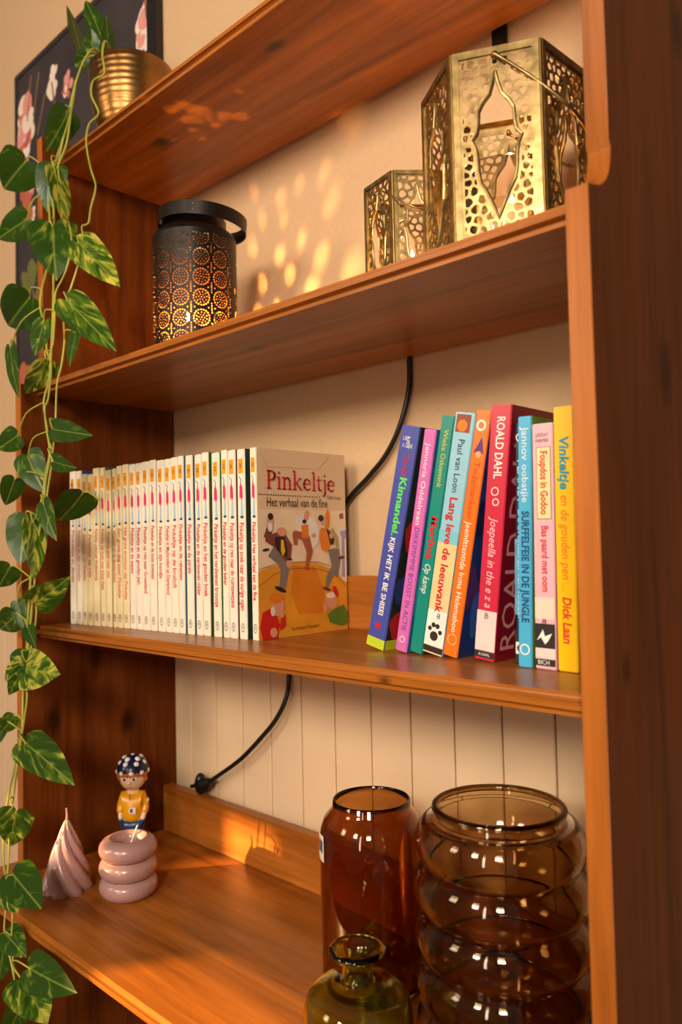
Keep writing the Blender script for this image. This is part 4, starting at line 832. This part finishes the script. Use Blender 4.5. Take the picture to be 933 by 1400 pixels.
# ------------------------------------------------------------------ potted trailing plant
def leaf_material():
    m, nt, b = new_mat('pothos_leaf'); N, Lk = nt.nodes, nt.links
    tc = N.new('ShaderNodeTexCoord'); sp = N.new('ShaderNodeSeparateXYZ'); Lk.new(tc.outputs['Object'], sp.inputs[0])
    ab = N.new('ShaderNodeMath'); ab.operation = 'ABSOLUTE'; Lk.new(sp.outputs['X'], ab.inputs[0])
    # coordinate along the side veins: y - |x| * 0.9
    vv = N.new('ShaderNodeMath'); vv.operation = 'MULTIPLY_ADD'; vv.inputs[1].default_value = -.9; Lk.new(ab.outputs[0], vv.inputs[0]); Lk.new(sp.outputs['Y'], vv.inputs[2])
    cb = N.new('ShaderNodeCombineXYZ'); m1 = N.new('ShaderNodeMath'); m1.operation = 'MULTIPLY'; m1.inputs[1].default_value = 4.2; Lk.new(vv.outputs[0], m1.inputs[0]); Lk.new(m1.outputs[0], cb.inputs['Y'])
    m2 = N.new('ShaderNodeMath'); m2.operation = 'MULTIPLY'; m2.inputs[1].default_value = 3.6; Lk.new(sp.outputs['X'], m2.inputs[0]); Lk.new(m2.outputs[0], cb.inputs['X'])
    oi = N.new('ShaderNodeObjectInfo'); m3 = N.new('ShaderNodeMath'); m3.operation = 'MULTIPLY'; m3.inputs[1].default_value = 40; Lk.new(oi.outputs['Random'], m3.inputs[0]); Lk.new(m3.outputs[0], cb.inputs['Z'])
    nz = N.new('ShaderNodeTexNoise'); nz.inputs['Scale'].default_value = 1.0; nz.inputs['Detail'].default_value = 4; nz.inputs['Distortion'].default_value = .8; Lk.new(cb.outputs[0], nz.inputs['Vector'])
    # share of variegation is the leaf's own colour property
    th = N.new('ShaderNodeMath'); th.operation = 'ADD'; Lk.new(nz.outputs[0], th.inputs[0])
    sc = N.new('ShaderNodeSeparateColor'); Lk.new(oi.outputs['Color'], sc.inputs[0]); mm = N.new('ShaderNodeMath'); mm.operation = 'MULTIPLY_ADD'; mm.inputs[1].default_value = .34; mm.inputs[2].default_value = -.25
    Lk.new(sc.outputs[0], mm.inputs[0]); Lk.new(mm.outputs[0], th.inputs[1])
    rp = N.new('ShaderNodeValToRGB'); e = rp.color_ramp.elements
    e[0].position = .40; e[0].color = S((46, 80, 18)); e[1].position = .66; e[1].color = S((206, 200, 84))
    e2 = e.new(.52); e2.color = S((88, 122, 28)); Lk.new(th.outputs[0], rp.inputs[0])
    mr = N.new('ShaderNodeMapRange'); mr.inputs['From Min'].default_value = .012; mr.inputs['From Max'].default_value = .03; mr.inputs['To Min'].default_value = .55; mr.inputs['To Max'].default_value = 0; Lk.new(ab.outputs[0], mr.inputs['Value'])
    mx = N.new('ShaderNodeMix'); mx.data_type = 'RGBA'; mx.inputs['B'].default_value = S((150, 168, 70)); Lk.new(mr.outputs[0], mx.inputs['Factor']); Lk.new(rp.outputs[0], mx.inputs['A'])
    Lk.new(mx.outputs['Result'], b.inputs['Base Color']); b.inputs['Roughness'].default_value = .32; b.inputs['Specular IOR Level'].default_value = .45
    tl = N.new('ShaderNodeBsdfTranslucent'); Lk.new(mx.outputs['Result'], tl.inputs[0]); ms = N.new('ShaderNodeMixShader'); ms.inputs[0].default_value = .28
    bp = N.new('ShaderNodeBump'); bp.inputs['Strength'].default_value = .25; bp.inputs['Distance'].default_value = .002; Lk.new(nz.outputs[0], bp.inputs['Height']); Lk.new(bp.outputs[0], b.inputs['Normal'])
    Lk.new(b.outputs[0], ms.inputs[1]); Lk.new(tl.outputs[0], ms.inputs[2]); Lk.new(ms.outputs[0], N['Material Output'].inputs['Surface'])
    return m
LEAF = leaf_material(); STEM = plain('vine_stem', (158, 160, 60), .45, noise=.25, scale=30); STEMD = plain('vine_stem_dark', (88, 84, 34), .5, noise=.2, scale=30)
plant = tag(empty('trailing_pothos', (-.789, .13, .6391)), 'trailing pothos in a brass pot on the top shelf with long hanging vines', 'potted plant')
POFF = -Vector(plant.location)
def leaf_mesh(seed):
    rr = random.Random(seed); t_ = [-.13, -.10, -.04, .05, .16, .30, .45, .60, .74, .86, .95, 1.0]; h_ = [.20, .33, .44, .495, .50, .48, .44, .37, .27, .16, .06, .0]; c_ = [.15, .075, .02, 0, 0, 0, 0, 0, 0, 0, 0, 0]
    n = 5; fold = rr.uniform(.16, .34); dro = rr.uniform(.10, .30); wob = rr.uniform(.012, .035); ph = rr.uniform(0, 6)
    def zz(x, t): return abs(x) * fold * (1 - .2 * t) - dro * max(t, 0) ** 2 - .9 * x * x * .35 + wob * math.sin(t * 9 + ph + (2 if x > 0 else 0)) * abs(x) * 2 + .02 * math.sin(t * 22) * abs(x)
    vs_ = []; fs = []; idx = {}
    for sgn in (1, -1):
        for j, t in enumerate(t_):
            for i in range(n):
                x = c_[j] + (h_[j] - c_[j]) * i / (n - 1)
                if x < 1e-6 and sgn == -1 and (1, j, i) in idx and c_[j] == 0: idx[(sgn, j, i)] = idx[(1, j, i)]; continue
                idx[(sgn, j, i)] = len(vs_); vs_.append((sgn * x, t, zz(sgn * x, t)))
        for j in range(len(t_) - 1):
            for i in range(n - 1):
                q = [idx[(sgn, j, i)], idx[(sgn, j, i + 1)], idx[(sgn, j + 1, i + 1)], idx[(sgn, j + 1, i)]]
                q = list(dict.fromkeys(q))
                if len(q) >= 3: fs.append(tuple(q if sgn == 1 else q[::-1]))
    me = bpy.data.meshes.new('leaf'); me.from_pydata(vs_, [], fs); me.materials.append(LEAF)
    for p in me.polygons: p.use_smooth = True
    return me
LM = [leaf_mesh(s_) for s_ in range(5)]
POTM = metal('pot_brass', (156, 114, 66), .34, 30, .3, .1)
pn = POTM.node_tree; tcn = [x_ for x_ in pn.nodes if x_.type == 'TEX_COORD'][0]; wv = pn.nodes.new('ShaderNodeTexWave'); wv.bands_direction = 'Z'; wv.inputs['Scale'].default_value = 34; wv.inputs['Distortion'].default_value = 1.5
pn.links.new(tcn.outputs['Object'], wv.inputs['Vector']); bpn = [x_ for x_ in pn.nodes if x_.type == 'BUMP'][0]; pn.links.new(wv.outputs[1], bpn.inputs['Height']); bpn.inputs['Strength'].default_value = .3
MB().lathe([(0, 0), (.036, 0), (.043, .012), (.053, .034), (.060, .062), (.0635, .090), (.0650, .114), (.0655, .122), (.0645, .125), (.0630, .123), (.0615, .108), (.056, .062), (.04, .012), (0, .01)], 64).build('pot', POTM, plant, smooth=True, weld=True)
MB().lathe([(0, .107), (.0605, .106)], 40).build('soil', plain('potting_soil', (44, 30, 20), .95, noise=.4, scale=120), plant, weld=True)
for i, v in enumerate(VINES):
    v = [Vector(p) for p in v]
    pre = [Vector((-.79, .115, .74)), Vector((v[0].x * .6 + -.79 * .4, .068, .770))]
    v = (pre if i in (0, 1, 2) else []) + v
    sp_ = smooth_path(v, 4); mbv = MB().tube(sp_, [.0017 - .0004 * q / len(sp_) for q in range(len(sp_))], 6)
    mbv.build('vine', STEMD if i in (1,) and 0 else STEM, plant, loc=POFF, smooth=True)
for i, (B, ax, ln, nn, wm, va, A) in enumerate(LEAVES):
    B, ax, nn, A = Vector(B), Vector(ax), Vector(nn), Vector(A); sd = ax.cross(nn)
    o = link('leaf', LM[i % 5], plant); mt = Matrix((sd * wm * 1.14, ax * ln * 1.05, nn * wm)).transposed().to_4x4(); mt.translation = B + POFF
    o.matrix_local = mt; o.color = (va, 0, 0, 1)
    if (A - B).length > .003:
        mid = (A + B) / 2 + Vector((0, -.006, .008)); MB().tube(smooth_path([A, mid, B], 4), .0011, 5).build('petiole', STEM, plant, loc=POFF, smooth=True)
fl = tag(link('fallen_leaf', LM[2], None), 'curled dark green leaf lying on the desk edge beside the twisted candle', 'leaf')
Bf = Vector((-.868, -.020, -.4575)); axf = Vector((.55, -.8, -.02)).normalized(); nf = Vector((.1, .1, 1)); nf = (nf - axf * nf.dot(axf)).normalized(); sf = axf.cross(nf)
mt = Matrix((sf * .03, axf * .036, nf * .03)).transposed().to_4x4(); mt.translation = Bf + Vector((0, 0, .006)); fl.matrix_world = mt; fl.color = (0, 0, 0, 1)
# ------------------------------------------------------------------ candles
MAUVE = plain('mauve_wax', (172, 132, 128), .28, noise=.03, scale=20, **{'Subsurface Weight': .25, 'Subsurface Radius': (.01, .006, .004), 'Subsurface Scale': .5, 'Coat Weight': .3})
WICK = plain('wick_cotton', (240, 226, 206), .8)
Z4 = -.4601
tw = tag(empty('twisted_candle', (-.806, .022, Z4)), 'mauve twisted cone candle on the desk by the left side', 'candle', 'mauve candles on the desk')
mb = MB(); nz_, na = 44, 96
for j in range(nz_):
    t = j / (nz_ - 1); z = t * .098
    r0 = .0375 * (1 - t) ** .82 * (1 - .10 * (1 - t) ** 4) + .0012
    for k_ in range(na):
        a = 2 * math.pi * k_ / na; lob = abs(math.cos(3.5 * (a + t * 2.3))) ** .8
        r_ = r0 * (.74 + .30 * lob)
        mb.v.append((r_ * math.cos(a) * (1 if t > .03 else .95), r_ * math.sin(a) * (1 if t > .03 else .95), z))
for j in range(nz_ - 1):
    for k_ in range(na): mb.f.append((j * na + k_, j * na + (k_ + 1) % na, (j + 1) * na + (k_ + 1) % na, (j + 1) * na + k_)); mb.mi.append(0)
mb.f.append(tuple(range(na))[::-1]); mb.f.append(tuple((nz_ - 1) * na + k_ for k_ in range(na))); mb.mi += [0, 0]
mb.build('wax', MAUVE, tw, smooth=True)
MB().tube([(0, 0, .096), (.0005, 0, .104), (-.0012, 0, .110), (-.0008, .0, .1125)], [.0022, .0016, .0014, .0015], 8).build('wick', MAUVE, tw, smooth=True)
rc = tag(empty('ring_candle', (-.7255, .0714, Z4)), 'mauve candle shaped like three stacked rings on the desk', 'candle', 'mauve candles on the desk')
pr = [(0, 0), (.028, 0)]
for q in range(3):
    zc = .0135 + q * .0255
    for k_ in range(-7, 8):
        a = k_ / 8 * math.pi / 2 * 1.0; pr.append((.0265 + .0135 * math.cos(a), zc + .0138 * math.sin(a)))
pr += [(.0255, .079), (.021, .0755), (.019, .069), (.0185, .058), (0, .057)]
MB().lathe(pr, 64).build('wax', MAUVE, rc, smooth=True, weld=True)
MB().tube([(.001, .001, .056), (.003, .003, .070), (.007, .007, .084), (.0095, .0095, .094)], .0012, 8).build('wick', WICK, rc, smooth=True)

# ------------------------------------------------------------------ painted boy figurine
fig = tag(empty('boy_figurine', (-.8518, .1565, Z4), (0, 0, R(42))), 'small painted boy figurine with dotted navy cap, yellow jumper and blue trousers', 'figurine')
def skinned(name, joints, edges, mat, parent, sub=2):
    me = bpy.data.meshes.new(name); me.from_pydata([j[0] for j in joints], edges, [])
    o = bpy.data.objects.new('tmp_skin', me); COL.objects.link(o)
    sk = o.modifiers.new('skin', 'SKIN'); sk.use_smooth_shade = True
    for v, j in zip(me.skin_vertices[0].data, joints):
        r_ = j[1]; v.radius = r_ if isinstance(r_, tuple) else (r_, r_)
    me.skin_vertices[0].data[0].use_root = True
    ss = o.modifiers.new('sub', 'SUBSURF'); ss.levels = sub; ss.render_levels = sub
    dg = bpy.context.evaluated_depsgraph_get(); m2 = bpy.data.meshes.new_from_object(o.evaluated_get(dg)); bpy.data.objects.remove(o)
    m2.name = name; m2.materials.clear(); m2.materials.append(mat)
    for p in m2.polygons: p.use_smooth = True
    return link(name, m2, parent)
SKIN = plain('glazed_skin', (238, 202, 160), .22, noise=.02); JER = plain('glazed_yellow', (240, 164, 16), .22, noise=.05); TRS = plain('glazed_blue', (32, 62, 104), .22, noise=.2, scale=90)
NAVY = plain('glazed_navy', (20, 28, 66), .22); GWH = plain('glazed_white', (240, 236, 230), .25); HAIR = plain('glazed_ginger', (190, 110, 40), .3, noise=.2, scale=120)
# one continuous body from feet to head, faces -y
skinned('body', [((0, 0, .052), .013), ((0, 0, .070), .0145), ((0, 0, .088), .0125), ((0, 0, .0985), .0055), ((0, -.001, .106), .0075),
                 ((.009, 0, .046), .0085), ((.0095, -.001, .028), .007), ((.010, 0, .008), .0062), ((.010, -.008, .005), .0058),
                 ((-.009, 0, .046), .0085), ((-.0095, -.001, .028), .007), ((-.010, 0, .008), .0062), ((-.010, -.008, .005), .0058),
                 ((.0145, 0, .090), .006), ((.0195, 0, .074), .0048), ((.0185, -.007, .059), .0042), ((.0165, -.011, .053), .0042),
                 ((-.0145, 0, .090), .006), ((-.0195, 0, .074), .0048), ((-.0185, -.007, .059), .0042), ((-.0165, -.011, .053), .0042)],
        [(0, 1), (1, 2), (2, 3), (3, 4), (0, 5), (5, 6), (6, 7), (7, 8), (0, 9), (9, 10), (10, 11), (11, 12), (2, 13), (13, 14), (14, 15), (15, 16), (2, 17), (17, 18), (18, 19), (19, 20)], SKIN, fig)
MB().ball((0, -.001, .119), .0172, 28, 20, sx=.98, sy=.95, sz=1.04).ball((0, -.0172, .1155), .0026, 10, 8).ball((.0165, .001, .117), .0038, 10, 8, sx=.6).ball((-.0165, .001, .117), .0038, 10, 8, sx=.6).build('head', SKIN, fig, smooth=True)
skinned('jumper', [((0, 0, .046), .0172), ((0, 0, .068), .0190), ((0, 0, .088), .0165), ((0, 0, .098), .009), ((.0145, 0, .090), .0078), ((.0200, 0, .074), .0066), ((.0192, -.006, .062), .0060), ((-.0145, 0, .090), .0078), ((-.0200, 0, .074), .0066), ((-.0192, -.006, .062), .0060)],
        [(0, 1), (1, 2), (2, 3), (2, 4), (4, 5), (5, 6), (2, 7), (7, 8), (8, 9)], JER, fig)
skinned('trousers', [((0, 0, .050), .0148), ((.009, 0, .044), .0102), ((.0098, -.001, .028), .0092), ((.010, 0, .012), .0086), ((-.009, 0, .044), .0102), ((-.0098, -.001, .028), .0092), ((-.010, 0, .012), .0086)], [(0, 1), (1, 2), (2, 3), (0, 4), (4, 5), (5, 6)], TRS, fig)
for s_ in (-1, 1):
    MB().ball((s_ * .010, -.006, .0058), .0085, 16, 10, sx=.75, sy=1.25, sz=.68).build('shoe', NAVY, fig, smooth=True)
    e_ = MB().ball((s_ * .0066, -.0158, .1205), .0034, 14, 10, sy=.45).build('eye', GWH, fig, smooth=True)
    MB().ball((s_ * .0064, -.0172, .1203), .0019, 10, 8, sy=.4).build('pupil', plain('pupil_blue', (34, 54, 74), .15), e_, smooth=True)
    MB().tube([(s_ * .0095, -.0148, .1262), (s_ * .0065, -.0166, .1272), (s_ * .0038, -.0172, .1266)], .0006, 6).build('eyebrow', HAIR, fig)
MB().tube([(-.0034, -.0166, .1092), (0, -.0173, .1080), (.0034, -.0166, .1092)], [.0006, .0012, .0006], 6).build('mouth', plain('mouth_red', (196, 90, 70), .4), fig, smooth=True)
mb = MB(); rh = random.Random(2)
for k_ in range(26):
    a = R(-260 + k_ * 340 / 25 + 0); ca, sa = math.cos(a), math.sin(a)
    front = sa < -.35; L_ = .008 if front else .014
    mb.tube([(.0168 * ca, .0168 * sa - .001, .131), (.0182 * ca, .0182 * sa - .001, .126), (.0176 * ca + rh.uniform(-.002, .002), .0176 * sa - .001, .131 - L_)], [.0032, .0030, .0008], 6)
mb.build('hair', HAIR, fig, smooth=True)
hat = MB().lathe([(.0205, .1275), (.0212, .1295), (.0200, .1345), (.0170, .1405), (.0120, .1462), (.0060, .1498), (0, .1510)], 40, (0, 0, 0)).lathe([(0, .1275), (.0205, .1275)], 40).build('cap', NAVY, fig, smooth=True, weld=True)
hp = [(.0212, .1295), (.0200, .1345), (.0170, .1405), (.0120, .1462), (.0060, .1498)]
for j, (r_, z_) in enumerate(hp[:4]):
    nn_ = (9, 9, 7, 5)[j]
    if j == 1: continue
    for k_ in range(nn_):
        a = 6.2832 * (k_ + .5 * (j % 2)) / nn_ + j * .4; MB().ball((r_ * .87 * math.cos(a), r_ * .87 * math.sin(a), z_ - .0008), .0040, 12, 8, sx=1, sy=1, sz=.95).build('dot', GWH, hat, smooth=True)
MB().ball((0, 0, .1508), .0026, 10, 6, sz=.4).build('dot', GWH, hat, smooth=True)
MB().box((-.001, -.0200, .066), (.0095, -.0165, .0755)).build('jumper_patch', GWH, fig, bevel=.0006); MB().box((.001, -.0204, .068), (.005, -.0198, .074)).build('jumper_patch', plain('patch_maroon', (120, 30, 40), .3), fig)
MB().ball((.0245, -.002, .082), .0036, 10, 8, sx=.45).build('jumper_patch', GWH, fig, smooth=True)
MB().tube([(0, -.0160, .096), (0, -.0188, .086)], .0007, 6).build('jumper_button_line', plain('patch_maroon', 0), fig)

for o in fig.children:       # large head of the figurine
    if o.name.split('.')[0] in ('head', 'eye', 'eyebrow', 'mouth', 'hair', 'cap'):
        o.scale = (1.2, 1.2, 1.12); o.location.z = -.0155
# ------------------------------------------------------------------ glass vases
def gl_mat(name, rgb, rough=0.0): return glass(name, rgb, rough)
def wall_profile(outer, th, base):
    inner = [(max(r_ - th, 0), z_) for r_, z_ in outer]
    inn = [(r_, max(z_, base)) for r_, z_ in inner]
    inn = [p for i, p in enumerate(inn) if i == 0 or p != inn[i - 1]]
    top = outer[-1]
    return [(0, 0)] + outer + [(top[0] - th / 2, top[1] + th * .5)] + [p for p in inn[::-1] if p[1] > base] + [(outer[0][0] - th, base), (0, base)]
mpp = .000814
ho = .1975
am = [(.050, 0), (.0565, .004), (.0582, .012), (.0585, .09), (.0582, ho * .78), (.0570, ho * .85), (.0530, ho * .905), (.0470, ho * .94), (.0437, ho * .965), (.0432, ho)]
av = tag(empty('amber_vase', (-.3257, .1377, Z4)), 'tall smooth amber glass vase with a short straight neck', 'vase', 'coloured glass on the desk')
MB().lathe(wall_profile(am, .0022, .006), 96).build('glass_body', gl_mat('amber_glass', (.54, .26, .07)), av, smooth=True, weld=True)
mb = MB(); fs = []
a0 = R(236); vs_ = []
for k_ in range(7):
    a = a0 + (k_ - 3) * R(4.2)
    for z_ in (.138, .166): vs_.append((.0590 * math.cos(a), .0590 * math.sin(a), z_))
fs = [(2 * k_, 2 * k_ + 2, 2 * k_ + 3, 2 * k_ + 1) for k_ in range(6)]
st = mb.add(vs_, fs).build('paper_label', GWH, av)
mb = MB(); vs_ = []
for k_ in range(5):
    a = a0 + R(3.2) + (k_ - 2) * R(3.4)
    for z_ in (.147, .160): vs_.append((.0592 * math.cos(a), .0592 * math.sin(a), z_))
mb.add(vs_, [(2 * k_, 2 * k_ + 2, 2 * k_ + 3, 2 * k_ + 1) for k_ in range(4)]).build('label_mark', plain('label_grey', (90, 96, 100), .5), st)
rv = tag(empty('ribbed_vase', (-.1564, .1318, Z4)), 'wide smoky brown glass vase of stacked bulging rings', 'vase', 'coloured glass on the desk')
rp_ = [(.060, 0)]
for q in range(5):
    zc = .0225 + q * .0432; R0 = (.0835, .0840, .0838, .0832, .0805)[q]
    for k_ in range(-6, 7):
        a = k_ / 7 * math.pi / 2; rp_.append((R0 - .0145 + .0145 * math.cos(a), zc + .0221 * math.sin(a)))
rp_ = rp_[:-1] + [(.0640, .2150), (.0605, .2165), (.0600, .2200), (.0612, .2235), (.0618, .2262)]
MB().lathe([(.0608 + .0036 * math.cos(t_), .2262 + .0034 * math.sin(t_)) for t_ in [k_ * 6.2832 / 12 for k_ in range(12)]], 96, closed=True).build('rim', gl_mat('smoke_glass_rim', (.50, .38, .20)), rv, smooth=True)
MB().lathe(wall_profile(rp_, .0026, .006), 112).build('glass_body', gl_mat('smoke_glass', (.74, .54, .30)), rv, smooth=True, weld=True)
gv = tag(empty('green_bottle', (-.2254, .0023, Z4)), 'squat olive green glass bottle with a flared lip', 'bottle', 'coloured glass on the desk')
gp = [(.040, 0), (.047, .003), (.0490, .010), (.0490, .060), (.0480, .072), (.0440, .081), (.0360, .0875), (.0240, .0905), (.0160, .0925), (.0138, .0975), (.0134, .108), (.0146, .1125), (.0190, .1150), (.0240, .1162), (.0256, .1180), (.0250, .1200), (.0225, .1212)]
gin = [(.0195, .1212), (.0165, .1185), (.0130, .1150), (.0112, .1100), (.0112, .0960), (.0150, .0895), (.0240, .0875), (.0350, .0845), (.0425, .0790), (.0460, .0710), (.0468, .060), (.0468, .010), (.044, .006), (0, .006)]
MB().lathe([(0, 0)] + gp + gin, 80).build('glass_body', gl_mat('olive_glass', (.70, .78, .13)), gv, smooth=True, weld=True)
